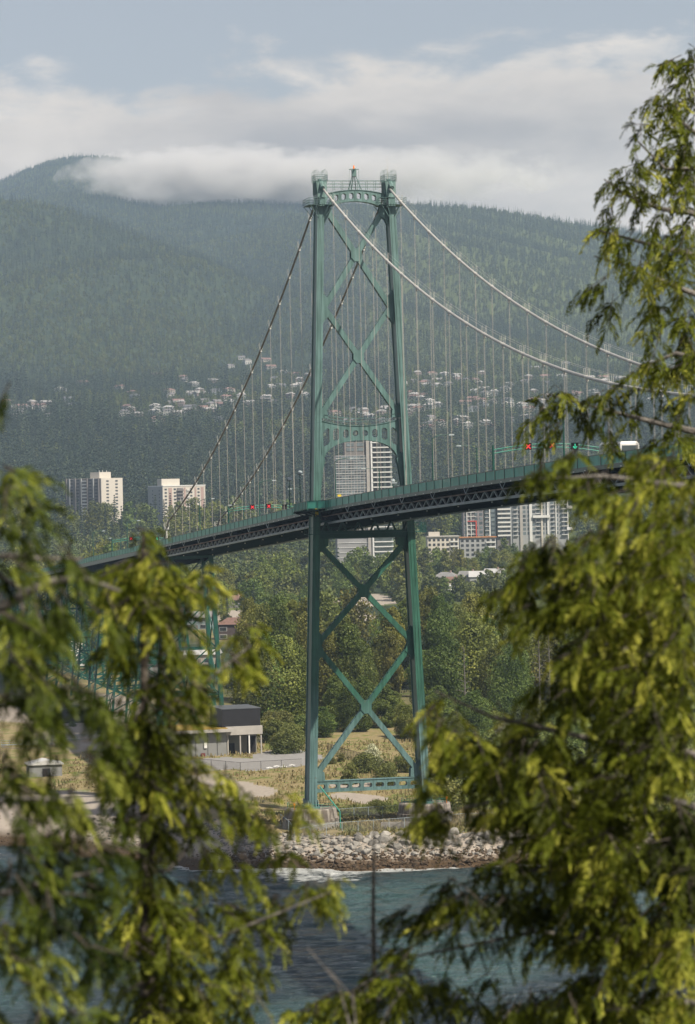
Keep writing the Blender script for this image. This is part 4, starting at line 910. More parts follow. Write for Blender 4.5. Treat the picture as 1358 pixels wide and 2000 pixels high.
# ------------------------------------------------------------------ apartment blocks
def windows(root, name, face, us, zs, w, h, m_, off=0.06, pr=0.10):
    """one window object per opening; face 'x' = wall at local y=0, 'y' = wall at local x=0"""
    me = None
    for z in zs:
        for u in us:
            if me is None:
                k = MB()
                if face == 'x': k.box(-w/2, w/2, -pr, -0.004, 0, h)
                else: k.box(-pr, -0.004, -w/2, w/2, 0, h)
                o = k.build(name, m_, root, loc=(u, 0, z) if face == 'x' else (0, u, z)); me = o
            else:
                o = me.copy(); COL.objects.link(o); o.location = (u, 0, z) if face == 'x' else (0, u, z)
M_CREAM = mat('cream_render', (0.56, 0.52, 0.45), 0.85, 0.08, 0.1); M_BROWNC = mat('brown_concrete', (0.20, 0.185, 0.175), 0.85, 0.2, 0.1); M_GREYW = mat('shaded_blue_grey_wall', (0.32, 0.33, 0.33), 0.85, 0.08, 0.1)
M_PINK = mat('pinkish_brick', (0.42, 0.30, 0.26), 0.85, 0.2, 0.2); M_WIN = mat('dark_window', (0.05, 0.055, 0.06), 0.3, 0.4, 0.3, spec=0.5); M_SLAB = mat('white_balcony_slab', (0.66, 0.66, 0.63), 0.7, 0.08, 0.2)
def block_at(px, Y, zt, name, label, phi, zg=None):
    c = at(px, 900, Y); z = hz(c.x, c.y)-1 if zg is None else zg
    g = empty(name, (c.x, c.y, z), phi); tag(g, label, 'apartment block'); return g, zt-z
# block A: dark face to the left, cream gable to the right
g, H = block_at(197, 2600, 78, 'apartment_block', 'brown and cream apartment block with dark ribbed face, on the hill at the left', R(50))
m = MB(); m.box(0, 26, 0, 43, 0, H); m.build('wall', M_CREAM, g)
m = MB(); m.box(-0.5, -0.02, 0.2, 43, 0, H-0.3); m.build('brown_face', M_BROWNC, g)
windows(g, 'window', 'x', (7.5, 18.5), [H-3.2-2.8*i for i in range(10)], 3.0, 1.3, M_WIN)
for i, u in enumerate((2.2, 8.5, 16, 23, 30, 37, 41)):
    k = MB(); k.box(-1.6, -0.52, u-0.35, u+0.35, 0, H+0.2); k.build('rib', M_GREYW if i % 2 else M_BROWNC, g)
for i in range(11):
    k = MB(); k.box(-1.4, -0.53, 17, 22, H-2.9-2.8*i, H-1.7-2.8*i); k.build('balcony', M_SLAB, g)
for i in range(11):
    for u in (4, 11, 26, 33.5):
        k = MB(); k.box(-0.62, -0.52, u, u+3.5, H-2.2-2.8*i, H-0.9-2.8*i); k.build('window', M_WIN, g)
m = MB(); m.box(4, 18, 6, 17, H, H+5.2); m.build('penthouse', M_CREAM, g)
for x, y in ((6, 8), (10, 8), (16, 9)): m = MB(); m.tube([(x, y, H+5.2), (x, y, H+6.8)], 0.25, 6); m.build('vent', M_SLAB, g)
# block B
g, H = block_at(317, 2500, 69.6, 'apartment_block', 'grey and pinkish apartment block with balconies, between the brown block and the tower', R(25))
m = MB(); m.box(0, 37.5, 0, 33, 0, H); m.build('wall', M_CREAM, g)
m = MB(); m.box(-0.3, -0.02, 0, 33, 0, H); m.build('shaded_grey_face', M_GREYW, g)  # left face greyed: its shade is put into the colour
for u0, u1 in ((5, 8), (18.5, 20), (28, 29.5), (33.5, 36)): k = MB(); k.box(u0, u1, -0.25, -0.01, 0, H-1.2); k.build('brick_strip', M_PINK, g)
windows(g, 'window', 'x', (2.5, 10.5, 25, 31.5), [H-3.2-2.8*i for i in range(9)], 1.9, 1.4, M_WIN)
windows(g, 'window', 'y', (7, 22), [H-4-2.8*i for i in range(8)], 2.2, 1.2, M_WIN, pr=0.4)
for i in range(9):
    k = MB(); k.box(12.2, 17.8, -1.5, -0.02, H-3.9-2.8*i, H-2.9-2.8*i); k.box(12.2, 17.8, -0.2, -0.02, H-2.8-2.8*i, H-1.4-2.8*i); k.build('balcony', M_BROWNC, g)
    k = MB(); k.box(21, 23.6, -1.2, -0.02, H-3.9-2.8*i, H-2.9-2.8*i); k.build('balcony', M_SLAB, g)
m = MB(); m.box(-0.2, 37.8, -0.35, 33, H, H+0.8); m.build('roof', M_SLAB, g)
m = MB(); m.box(1, 17, 5, 15, H+0.8, H+6.2); m.build('penthouse', M_CREAM, g)
# glass tower seen through the tower arch
g, H = block_at(724, 1800, 92.6, 'glass_tower', 'tall glass tower with white balcony slabs, seen through the arch of the bridge tower', R(4))
FHt = 2.93; hL = H-8.0
m = MB(); m.box(-20.5, -2.4, 2, 20, 0, hL); m.build('wall', mat('mullion_grey', (0.30, 0.30, 0.30), 0.6, 0.2, 0.1), g)
m = MB(); m.box(-15, -2.4, 2.5, 18, hL, H-0.3); m.build('upper_storeys', M_BROWNC, g)
m = MB(); m.box(-2.38, 0.2, 1.2, 20, 0, H+1.2); m.build('concrete_core', M_PANEL2, g)
m = MB(); m.box(0.22, 1.15, 0.3, 3, 0, H+1.0); m.build('white_pier', M_WHITE, g)
m = MB(); m.box(1.2, 12.6, 2.2, 18, 0, H-0.5); m.build('glazed_wing', mat('greenish_glass_wall', (0.20, 0.25, 0.23), 0.25, 0.4, 0.25, spec=0.5), g)
k0 = None
for i in range(27):
    z = H-1.0-FHt*i
    for nm, box, mm in (('balcony_slab', (1.2, 12.7, 0.0, 2.2, z-0.12, z+0.52), M_SLAB), ('floor_band', (-20.6, -2.4, 1.7, 1.995, z-9, z-8.75), M_SLAB)):
        if nm == 'floor_band' and z-9 < 2: continue
        if z < 3: continue
        k = MB(); k.box(*box); k.build(nm, mm, g)
pan = mat('bluish_window_glass', (0.13, 0.16, 0.17), 0.2, 0.45, 0.6, spec=0.6, objrand=0.5)
for i in range(14):
    for j in range(5):
        z = hL-2.7-FHt*i; k = MB(); x = -20.2+j*3.6; k.box(x, x+3.1, 1.8, 1.99, z, z+2.2); k.build('window', pan, g)
for i in range(7):
    for j in range(2):
        z = H-2.7-FHt*i
        if i < 2: k = MB(); k.box(-14+j*6, -9.5+j*6, 2.3, 2.49, z, z+1.9); k.build('window', pan, g)
for i in range(12):
    for j in range(3): k = MB(); z = H-3.2-FHt*i; k.box(1.8+j*3.7, 4.0+j*3.7, 2.08, 2.19, z, z+1.9); k.build('window', M_WIN, g)
# complex on the right, below the deck
def slab_block(px0, px1, Y, zt, label, wm, slabs=None, cols=(), winc=6, phi=R(2), dep=18, extra=None):
    g, H = block_at(px0, Y, zt, 'apartment_block', label, phi); s_ = F_PX/Y; W = (px1-px0)/s_
    m = MB(); m.box(0, W, 0, dep, 0, H); m.build('wall', wm, g)
    nf = min(14, int((H-12)/3.0))
    for i in range(nf):
        z = H-2.6-3.0*i
        for j in range(winc):
            a = W*(j+0.18)/winc; b = W*(j+0.82)/winc
            k = MB(); k.box(a, b, -0.12, -0.01, z, z+1.9); k.build('window', pan, g)
        if slabs:
            for u0, u1, dpt, hh in slabs: k = MB(); k.box(W*u0, W*u1, -dpt, -0.13, z-0.7, z-0.7+hh); k.build('balcony', M_SLAB, g)
    for u0, u1, mm in cols: k = MB(); k.box(W*u0, W*u1, -0.9, -0.14, 0, H+0.5); k.build('pier', mm, g)
    return g, W, H
M_MAUVE = mat('mauve_grey_cladding', (0.24, 0.22, 0.225), 0.8, 0.1, 0.1); M_REDF = mat('red_frame', (0.5, 0.07, 0.05), 0.6, 0.1, 0.2)
g, W, H = slab_block(903, 942, 2080, 56, 'grey apartment block with a red frame on its facade, below the deck', M_MAUVE, [(0.2, 0.62, 0.9, 0.35)], [(0.15, 0.19, M_SLAB), (0.36, 0.39, M_SLAB)], 4)
m = MB(); m.box(W*0.2, W*0.66, -1.2, -1.0, H-15.6, H-14.9); m.box(W*0.6, W*0.66, -1.2, -1.0, H-27, H-15.6); m.build('red_frame', M_REDF, g)
g, W, H = slab_block(944, 966, 2090, 55, 'narrow dark blue glazed block with one white edge, below the deck', M_GLASS, [(0.05, 0.45, 1.0, 0.3)], [(0.42, 0.52, M_WHITE)], 2)
g, W, H = slab_block(968, 997, 2100, 54, 'apartment block with broad white balcony stripes, below the deck', M_BROWNC, [(0.05, 0.92, 1.6, 1.1)], [(0.9, 1.0, M_GREYW)], 3)
g, W, H = slab_block(999, 1108, 2130, 53.5, 'wide pale grey glazed apartment block, rightmost of the row below the deck', M_GREYW, [(0.02, 0.1, 1.2, 0.3), (0.42, 0.5, 1.2, 0.3), (0.70, 0.76, 1.2, 0.3), (0.88, 0.99, 1.8, 0.45)], [(0.13, 0.18, M_PANEL2), (0.30, 0.35, M_SLAB), (0.51, 0.54, M_CREAM), (0.62, 0.65, M_SLAB), (0.77, 0.79, M_SLAB), (0.985, 1.0, M_SLAB)], 12)
m = MB(); m.box(W*0.36, W*0.67, -2.2, -1.0, H-12, H-10.2); m.build('white_canopy', M_SLAB, g)
for z in (4, 19): m = MB(); m.box(W*0.97, W*1.07, -2.4, -1.0, H-z-2, H-z); m.build('corner_balcony', M_WHITE, g)
M_TERRA = mat('orange_roof_edge', (0.42, 0.20, 0.09), 0.8, 0.3, 0.3)
for x0, x1, Yb, zt, lb in ((832, 893, 1930, 33, 'low beige apartment house with flat roof, right of the tower above the trees'), (895, 966, 1960, 31.5, 'long low grey apartment house with orange roof edge, below the high blocks')):
    g, H = block_at(x0, Yb, zt, 'low_apartment_house', lb, R(3)); W = (x1-x0)/(F_PX/Yb)
    m = MB(); m.box(0, W, 0, 14, 0, H); m.build('wall', M_GREYW if x0 > 850 else M_CREAM, g)
    m = MB(); m.box(-0.5, W+0.5, -0.8, 14.5, H, H+0.6); rf = m.build('roof', M_TERRA if x0 > 850 else M_PANEL2, g)
    if x0 < 850: m = MB(); m.box(1, 8, 3, 9, H+0.6, H+3.2); m.build('penthouse', M_CREAM, g)
    for i in range(4):
        for j in range(7):
            k = MB(); z = H-2.6-3.0*i; k.box(W*(j+0.2)/7, W*(j+0.75)/7, -0.12, -0.01, z, z+1.6); k.build('window', M_WIN, g)
        k = MB(); k.box(W*0.72, W*0.98, -1.5, -0.13, H-3.4-3.0*i, H-2.6-3.0*i); k.build('balcony', M_SLAB, g)

# ------------------------------------------------------------------ houses
def house_parts(g, w, d, h, rh, wm, rm, hip=False, wins=((-0.3, 0.25), (0.25, 0.25)), storeys=1, porch=False):
    m = MB(); m.box(-w/2, w/2, 0, d, 0, h); m.build('wall', wm, g)
    e = 0.6; m = MB()
    if hip:
        m.loft([(-w/2-e, -e, h), (w/2+e, -e, h), (w/2+e, d+e, h), (-w/2-e, d+e, h)], [(-w*0.22, d*0.48, h+rh), (w*0.22, d*0.48, h+rh), (w*0.22, d*0.52, h+rh), (-w*0.22, d*0.52, h+rh)])
    else:
        m.add([(-w/2-e, -e, h-0.1), (w/2+e, -e, h-0.1), (w/2+e, d/2, h+rh), (-w/2-e, d/2, h+rh), (-w/2-e, d+e, h-0.1), (w/2+e, d+e, h-0.1)], [(0, 1, 2, 3), (3, 2, 5, 4), (0, 3, 4), (1, 5, 2), (0, 4, 5, 1)])
    rf = m.build('roof', rm, g)
    m = MB(); m.box(w*0.18, w*0.18+0.8, d*0.4, d*0.4+0.8, h+rh*0.4, h+rh+0.9); m.build('chimney', M_PINK, rf)
    for s_ in range(storeys):
        for u, sc_ in wins:
            k = MB(); ww = w*0.11; z = 0.9+s_*2.9; k.box(u*w-ww-0.12, u*w+ww+0.12, -0.08, -0.01, z-0.12, z+1.5); f = k.build('window', M_WHITE, g)
            k = MB(); k.box(u*w-ww, u*w+ww, -0.12, -0.085, z, z+1.38); k.build('pane', M_WIN, f)
    k = MB(); k.box(-0.5, 0.5, -0.1, -0.01, 0, 2.1); k.build('door', M_BROWNC, g)
M_RBROWN = mat('brown_shingle_roof', (0.20, 0.12, 0.095), 0.9, 0.3, 0.8); M_RGREY = mat('grey_shingle_roof', (0.24, 0.235, 0.23), 0.9, 0.25, 0.6); M_RWHITE = mat('white_metal_roof', (0.45, 0.45, 0.44), 0.5, 0.1, 0.3)
M_DKBROWN = mat('dark_brown_siding', (0.10, 0.075, 0.07), 0.8, 0.3, 0.6); M_BLUEG = mat('blue_grey_siding', (0.26, 0.32, 0.34), 0.8, 0.15, 0.4); M_BEIGE = mat('beige_siding', (0.42, 0.37, 0.30), 0.8, 0.15, 0.4)
NEAR_HOUSES = [(455, 1252, 12.5, 10, 6.0, 2.6, M_DKBROWN, M_RBROWN, True, 2, 'dark brown two storey house with brown hip roof, between the tall bent and the grove'),
   (385, 1232, 11, 10, 5.2, 2.4, M_BLUEG, M_RGREY, False, 2, 'pale blue-grey house with grey gable roof beside the tall bent'),
   (455, 1192, 17, 10, 3.6, 2.6, M_BROWNC, M_RBROWN, False, 1, 'long brown roofed house above the bare earth bank, left of the tower'),
   (392, 1186, 11, 9, 4.5, 2.6, M_BLUEG, M_RBROWN, False, 1, 'blue-grey gabled house, left of the long brown roofed one'),
   (484, 1190, 8, 8, 3.8, 2.4, M_BEIGE, M_RBROWN, False, 1, 'small beige house with white gable trim at the edge of the grove'),
   (390, 1300, 12, 9, 3.4, 1.6, M_BEIGE, M_RWHITE, False, 1, 'low house with white roof just above the yard'),
   (867, 1140, 14, 9, 3.6, 3.0, M_BROWNC, M_RGREY, True, 1, 'grey hip roofed house right of the tower, left of the white roofed ones'),
   (885, 1147, 9, 9, 3.4, 2.4, M_BEIGE, M_RBROWN, False, 1, 'small beige house in front of the grey hip roofed one'),
   (912, 1140, 11, 9, 4.0, 3.2, M_BEIGE, M_RGREY, False, 1, 'house with dark grey gable and white trim, middle of the row in the trees'),
   (940, 1140, 13, 9, 4.0, 3.2, M_GREYW, M_RWHITE, False, 1, 'grey house with bright white roof, right of the tower among trees'),
   (962, 1132, 11, 8, 4.0, 2.5, M_CREAM, M_RWHITE, False, 1, 'cream house behind the bright white roof, rightmost of the row'),
   (868, 1152, 6, 4, 2.0, 1.2, M_WHITE, M_RWHITE, True, 1, 'small white garage peeping out under the grey hip roofed house')]
HOUSE_SPOTS = []
for px, py, w, d, h, rh, wm, rm, hip, st, lb in NEAR_HOUSES:
    far_ = px > 600; Z = 9.0 if far_ else 6.0; c = on_ground(px, py, Z)
    z = hz(c.x, c.y) if not far_ else 9.0
    g = empty('house', (c.x, c.y, z-0.3), R(random.uniform(-25, 25))); tag(g, lb, 'house'); house_parts(g, w, d, h+0.3, rh, wm, rm, hip, storeys=st)
    HOUSE_SPOTS.append((c.x, c.y, max(w, d)))
def hit(px, py):
    u, w = ray(px, py); Ys = np.concatenate([np.arange(560, 2400, 6), np.arange(2400, 9500, 12)])
    h = height(u*Ys, Ys); r = CAMZ+w*Ys; k = np.argmax(h >= r)
    return Vector((u*Ys[k], Ys[k], h[k])) if (h >= r).any() else None
# hillside town: each house an object with wall and roof
tints = [(0.45, 0.44, 0.41), (0.32, 0.29, 0.25), (0.38, 0.38, 0.38), (0.26, 0.21, 0.19), (0.27, 0.29, 0.31)]
roofs = [(0.18, 0.17, 0.17), (0.38, 0.37, 0.36), (0.13, 0.13, 0.135), (0.22, 0.14, 0.12), (0.30, 0.29, 0.28)]
TM = [mat('house_paint', c, 0.8, 0.1, 0.3) for c in tints]; RM = [mat('house_roofing', c, 0.8, 0.15, 0.3) for c in roofs]
protos = []
for i in range(10):
    w, d, h = 10+(i*37 % 8), 8+(i*13 % 4), 3.6+(i % 3)*1.3
    k = MB(); k.box(-w/2, w/2, 0, d, -3, h)
    for q in range(3): k.mi = 2; k.box(-w*0.36+q*w*0.29, -w*0.36+q*w*0.29+w*0.14, -0.1, 0, 1.0, 2.6)
    k.mi = 1; e = 0.5
    if i % 3: k.loft([(-w/2-e, -e, h), (w/2+e, -e, h), (w/2+e, d+e, h), (-w/2-e, d+e, h)], [(-w*0.25, d*0.45, h+2.4), (w*0.25, d*0.45, h+2.4), (w*0.25, d*0.55, h+2.4), (-w*0.25, d*0.55, h+2.4)])
    else: k.add([(-w/2-e, -e, h), (w/2+e, -e, h), (w/2+e, d/2, h+2.6), (-w/2-e, d/2, h+2.6), (-w/2-e, d+e, h), (w/2+e, d+e, h)], [(0, 1, 2, 3), (3, 2, 5, 4), (0, 3, 4), (1, 5, 2), (0, 4, 5, 1)])
    me = bpy.data.meshes.new('hillside_house'); me.from_pydata(k.v, [], k.f)
    for mm in (TM[i % 5], RM[(i*3) % 5], M_WIN): me.materials.append(mm)
    me.polygons.foreach_set('material_index', k.m); me.update(); protos.append(me)
TOWN = [((225, 430), (790, 832), 30, 'pale house in the lower row on the wooded slope above the two apartment blocks'), ((335, 520), (765, 800), 30, 'pale house on the wooded slope left of the side span cable'),
        ((520, 605), (730, 790), 16, 'hillside house just left of the tower, behind the suspenders'), ((640, 770), (800, 830), 16, 'hillside house seen between the tower legs'),
        ((790, 1000), (735, 790), 38, 'hillside house in the dense cluster right of the tower, under the cable'), ((800, 1180), (770, 825), 38, 'hillside house in the lower rows right of the tower'),
        ((790, 960), (830, 850), 10, 'lone house in the woods just right of the tower, above the deck'), ((1000, 1330), (740, 790), 34, 'hillside house far right near the branches'), ((0, 95), (788, 822), 14, 'house in the clearing at the left edge of the slope'), ((60, 330), (735, 800), 9, 'lone house far apart in the dark woods above the brown apartment block'), ((430, 600), (700, 740), 6, 'highest hillside house, just left of the tower'), ((1000, 1358), (705, 745), 8, 'highest hillside house, far right'), ((350, 420), (735, 760), 4, 'lone house high in the woods left of the cable')]
town = []
for (x0, x1), (y0, y1), n, lb in TOWN:
    for i in range(n):
        px, py = random.uniform(x0, x1), random.uniform(y0, y1); c = hit(px, py)
        if c is None or any((c.x-a)**2+(c.y-b)**2 < 16**2 for a, b, _ in town): continue
        o = link('hillside_house', random.choice(protos), None, (c.x, c.y, c.z)); o.rotation_euler = (0, 0, R(random.uniform(-50, 50)))
        tag(o, lb, 'house', None); o['group'] = lb.replace('house', 'houses', 1); town.append((c.x, c.y, 16))
HOUSE_SPOTS += town

# ------------------------------------------------------------------ vegetation
L_BROAD = leaf_mat('broad_leaves', (0.060, 0.085, 0.018), (0.175, 0.205, 0.040), (0.29, 0.30, 0.07), 0.30, 0.36, 'tint', 0.04)
L_CONIF = leaf_mat('conifer_needles', (0.026, 0.043, 0.027), (0.050, 0.074, 0.041), (0.082, 0.106, 0.052), 0.15, 0.42, 'tint', 0.02)
L_FARBR = leaf_mat('far_broad_leaves', (0.075, 0.10, 0.028), (0.155, 0.18, 0.05), None, 0.25, 0.3, 'tint', 0.02)
L_SHRUB = leaf_mat('shrub_leaves', (0.07, 0.09, 0.025), (0.15, 0.175, 0.045), (0.22, 0.23, 0.07), 0.3, 0.3, 'tint', 0.03)
L_BLOSS = leaf_mat('pale_blossom', (0.10, 0.14, 0.04), (0.45, 0.46, 0.30), (0.6, 0.6, 0.45), 0.2, 0.15, 'tint', 0.01)
def quads(C, size, rg, flat=0.0, asp=0.6, nrm=None):
    """leaf-sized four-sided faces at points C"""
    n = len(C); d = rg.normal(size=(n, 3)); d /= np.linalg.norm(d, axis=1)[:, None]
    N_ = rg.normal(size=(n, 3)) if nrm is None else nrm+0.7*rg.normal(size=(n, 3))
    u = np.cross(d, N_); u /= (np.linalg.norm(u, axis=1)[:, None]+1e-9); v = np.cross(N_, u); v /= (np.linalg.norm(v, axis=1)[:, None]+1e-9)
    s = (np.asarray(size)*np.ones(n))[:, None]
    V = np.stack([C-u*s, C-v*s*asp, C+u*s, C+v*s*asp], 1).reshape(-1, 3)
    return V, np.arange(4*n).reshape(-1, 4)
def crown_points(lobes, n, rg):
    L = np.array(lobes); w = L[:, 3]**2; i = rg.choice(len(L), n, p=w/w.sum())
    d = rg.normal(size=(n, 3)); d /= np.linalg.norm(d, axis=1)[:, None]
    r = L[i, 3]*(1-0.55*rg.random(n)**2.2)
    P_ = L[i, :3]+d*r[:, None]*np.array([1, 1, 0.85]); bump = fbm(P_[:, 0]*1.7+50+i, P_[:, 2]*1.7+80+P_[:, 1], 2, 5)
    keep = bump > 0.40
    return P_[keep], d[keep]
def broad_proto(seed, H=20.0, W=11.0, n=7000, leaf=0.30, nl=22, m_=None, base=0.03):
    rg = np.random.default_rng(seed); lobes = []
    for k in range(nl):
        t = base+(1-base)*(k+0.5)/nl; z = H*t; env = W/2*max(0.12, math.sin(math.pi*min(1, 0.12+0.86*t))**0.55)
        a = k*2.4+rg.random(); rr = env*0.62*rg.random()**0.5
        lobes.append((rr*math.cos(a), rr*math.sin(a), min(z, H*0.93), max(0.9, env*(0.42+0.25*rg.random()))))
    C, d = crown_points(lobes, n, rg); V, F = quads(C, leaf*(0.6+0.8*rg.random(len(C))), rg, nrm=d)
    lobe_t = fbm(C[:, 0]/3+30, C[:, 2]/3+C[:, 1]/4+30, 2, 7)
    crown = np_mesh('crown', V, F, [m_ or L_BROAD], {'tint': np.clip(0.25+0.7*(lobe_t-0.35)+0.35*rg.random(len(C)), 0, 1)})
    m = MB(); m.tube([(0, 0, -0.6), (0.1, 0, H*0.25), (0.25, 0.1, H*0.55), (0.1, 0.2, H*0.85)], [H*0.018, H*0.013, H*0.008, H*0.003], 6)
    for L_ in lobes[::2]: m.tube([(0.1, 0, max(H*0.12, L_[2]*0.62)), (L_[0]*0.5, L_[1]*0.5, L_[2]*0.82), (L_[0], L_[1], L_[2])], [H*0.006, H*0.004, 0.03], 4)
    me = bpy.data.meshes.new('trunk'); me.from_pydata(m.v, [], m.f); me.materials.append(M_BARK); me.update()
    return crown, me, H
def conifer_proto(seed, H=26.0, W=7.5, tiers=22, per=9, seg=5, leaf=0.6):
    rg = np.random.default_rng(seed); C = []; S = []
    for k in range(tiers):
        t = k/(tiers-1); z = H*(0.10+0.89*t); R_ = W/2*(1-t)**0.85*(0.8+0.4*rg.random())+0.15
        for j in range(per):
            a = rg.random()*6.283; r_ = R_*(0.65+0.45*rg.random())
            for q in range(seg):
                f = (q+0.6)/seg; C.append((r_*f*math.cos(a)+rg.normal()*0.12, r_*f*math.sin(a)+rg.normal()*0.12, z-0.35*r_*f**1.5+rg.normal()*0.15)); S.append(leaf*(1.15-0.6*f)*(1-0.45*t))
    C = np.array(C); nr = np.stack([C[:, 0]*0.15, C[:, 1]*0.15, np.ones(len(C))], -1)
    V, F = quads(C, np.array(S), rg, nrm=nr*0.8, asp=0.55)
    crown = np_mesh('crown', V, F, [L_CONIF], {'tint': rg.random(len(C))})
    m = MB(); m.tube([(0, 0, -1), (0, 0, H*0.5), (0, 0, H*0.985)], [H*0.014, H*0.008, 0.04], 6)
    me = bpy.data.meshes.new('trunk'); me.from_pydata(m.v, [], m.f); me.materials.append(M_BARK); me.update()
    return crown, me, H
NEARB = [broad_proto(s, 20, w, 22000, 0.24, nl) for s, w, nl in ((1, 11, 26), (2, 13, 34), (3, 8.5, 24), (4, 12, 30), (5, 10, 40))]
MIDB = [broad_proto(s, 20, w, 4200, 0.48, nl) for s, w, nl in ((11, 12, 20), (12, 14, 22), (13, 9, 18))]
NEARC = [conifer_proto(21, 26, 9, 26, 14, 6, 0.55), conifer_proto(22, 28, 8, 28, 13, 6, 0.5)]
MIDC = [conifer_proto(s, 26, w, 18, 9, 4, 0.85) for s, w in ((23, 7), (24, 8.5), (25, 6))]
SHR = [broad_proto(s, 4.0, w, 5000, 0.15, nl, L_SHRUB, base=0.05) for s, w, nl in ((31, 5, 12), (32, 6.5, 14), (33, 4, 9))]
BLO = broad_proto(35, 5.0, 5, 5000, 0.14, 12, L_BLOSS, base=0.05)
TREES = []
def plant_tree(proto, x, y, H, name, label, cat, group, wide=1.0, z=None):
    cr_, tr_, H0 = proto; k = H/H0; wide = wide*min(1.6, max(1.0, 14.0/H)) if H0 == 20 else wide; z = hz(x, y) if z is None else z
    g = empty(name, (x, y, z-0.1), random.uniform(0, 6.28)); g.scale = (k*wide, k*wide, k); tag(g, label, cat, group)
    link('crown', cr_, g); link('trunk', tr_, g); TREES.append((x, y)); return g
def blocked(x, y, extra=0):
    for hx, hy, r in HOUSE_SPOTS:
        if abs(x-hx) < r*0.62+extra+3 and -10-0.035*0 < y-hy < 16: return True
        if abs(x/y*hy-hx) < r*0.55 and 0 < hy-y < 60 and hy < 3000: return True
    return False
def row(x0, x1, n, d0, d1, t0, t1, protos, name, label, cat='tree', wide=1.0, hmin=3, hmax=40, check=True):
    grp = label.replace('tree', 'trees', 1) if 'tree' in label else label+' (several)'
    for i in range(n):
        for _ in range(12):
            px = x0+(x1-x0)*(i+random.random())/n; Y = random.uniform(d0, d1); u, w = ray(px, random.uniform(t0, t1)); x = u*Y
            if not (check and blocked(x, Y)): break
        else: continue
        H = CAMZ+w*Y-hz(x, Y)
        if H < hmin: continue
        plant_tree(random.choice(protos), x, Y, min(H, hmax), name, label, cat, grp, wide*random.uniform(0.85, 1.15))
row(478, 600, 9, 830, 960, 1150, 1215, NEARB, 'broadleaf_tree', 'tall green broadleaf tree in the grove just left of the tower legs', wide=0.8)
row(470, 606, 9, 765, 820, 1225, 1300, NEARB, 'broadleaf_tree', 'dark green broadleaf tree at the front of the grove left of the tower legs', wide=0.9)
row(624, 690, 6, 800, 900, 1185, 1230, NEARB, 'broadleaf_tree', 'broadleaf tree left of centre between the lower tower legs', wide=0.9)
row(690, 770, 6, 790, 860, 1225, 1270, NEARB, 'broadleaf_tree', 'broadleaf tree in the middle between the lower tower legs', wide=0.9)
row(750, 812, 5, 800, 950, 1150, 1200, NEARB+NEARC[:1], 'dark_tree', 'dark tree behind the right lower tower leg', wide=0.8)
row(620, 812, 10, 715, 770, 1300, 1380, NEARB, 'broadleaf_tree', 'lower leafy tree behind the bottom cross braces of the tower', wide=1.0)
row(815, 1400, 30, 1060, 1420, 1150, 1190, MIDB+MIDC[:1], 'broadleaf_tree', 'green tree of the back wood between the white roofed houses and the shore woods')
row(812, 960, 10, 850, 1050, 1135, 1190, NEARB, 'broadleaf_tree', 'tall broadleaf tree at the back of the woods right of the tower', wide=0.85)
row(815, 1080, 13, 760, 840, 1190, 1270, NEARB+NEARC[:1], 'broadleaf_tree', 'full leafy tree in the woods right of the tower legs', wide=0.9)
row(815, 1070, 11, 690, 745, 1330, 1420, NEARB, 'broadleaf_tree', 'leafy tree along the front edge of the woods right of the tower', wide=1.0)
row(1070, 1400, 14, 640, 740, 1330, 1430, NEARB, 'broadleaf_tree', 'low leafy tree near the far shore, behind the right hand branches', wide=1.1)
row(1080, 1400, 12, 700, 900, 1180, 1300, NEARB, 'broadleaf_tree', 'leafy tree of the far shore seen in gaps of the right hand branches', wide=1.0)
row(425, 600, 14, 1500, 1750, 1075, 1115, MIDB, 'broadleaf_tree', 'green tree of the wood under the side span, just left of the tower', wide=1.0)
row(425, 600, 10, 1300, 1480, 1125, 1160, MIDB+MIDC[:1], 'broadleaf_tree', 'green tree of the wood above the houses, just left of the tower')
row(330, 440, 8, 1480, 1600, 1125, 1160, MIDB, 'broadleaf_tree', 'green tree behind the tall bent of the viaduct')
row(-20, 340, 22, 1300, 1800, 1050, 1120, MIDB+MIDC[:1], 'broadleaf_tree', 'green tree behind the viaduct at the left')
row(-20, 330, 14, 1010, 1200, 1190, 1260, MIDB, 'broadleaf_tree', 'leafy tree seen through the lattice trestles at the left')
row(616, 800, 13, 1550, 1750, 1060, 1100, MIDB, 'broadleaf_tree', 'green tree of the wood seen between the tower legs, just under the deck')
row(616, 700, 5, 1000, 1250, 1140, 1180, MIDB, 'broadleaf_tree', 'green tree left of the bare earth patch seen between the tower legs')
row(815, 1000, 24, 1820, 1905, 1062, 1105, MIDB, 'broadleaf_tree', 'green tree in front of the orange roofed low apartment house')
row(820, 1130, 12, 1750, 1830, 1100, 1125, MIDB, 'broadleaf_tree', 'green tree just behind the white roofed houses')
row(960, 1130, 12, 1900, 2060, 1040, 1085, MIDB, 'broadleaf_tree', 'tree at the foot of the high apartment blocks on the right')
row(1110, 1358, 12, 1900, 2300, 980, 1060, MIDB+MIDC, 'dark_tree', 'tree right of the high apartment blocks')
row(80, 440, 34, 2200, 2440, 958, 988, MIDB+MIDC+MIDC, 'dark_tree', 'tree in front of the two apartment blocks on the hill', hmax=34)
row(420, 610, 14, 2100, 2400, 960, 1010, MIDB+MIDC, 'broadleaf_tree', 'tree right of the two apartment blocks, left of the tower')
row(0, 90, 8, 2200, 2450, 940, 990, MIDB+MIDC, 'dark_tree', 'tree left of the brown and cream apartment block')
row(800, 1000, 16, 2250, 2450, 900, 960, MIDB+MIDC, 'dark_tree', 'tree seen between the suspenders just above the deck, right of the tower')
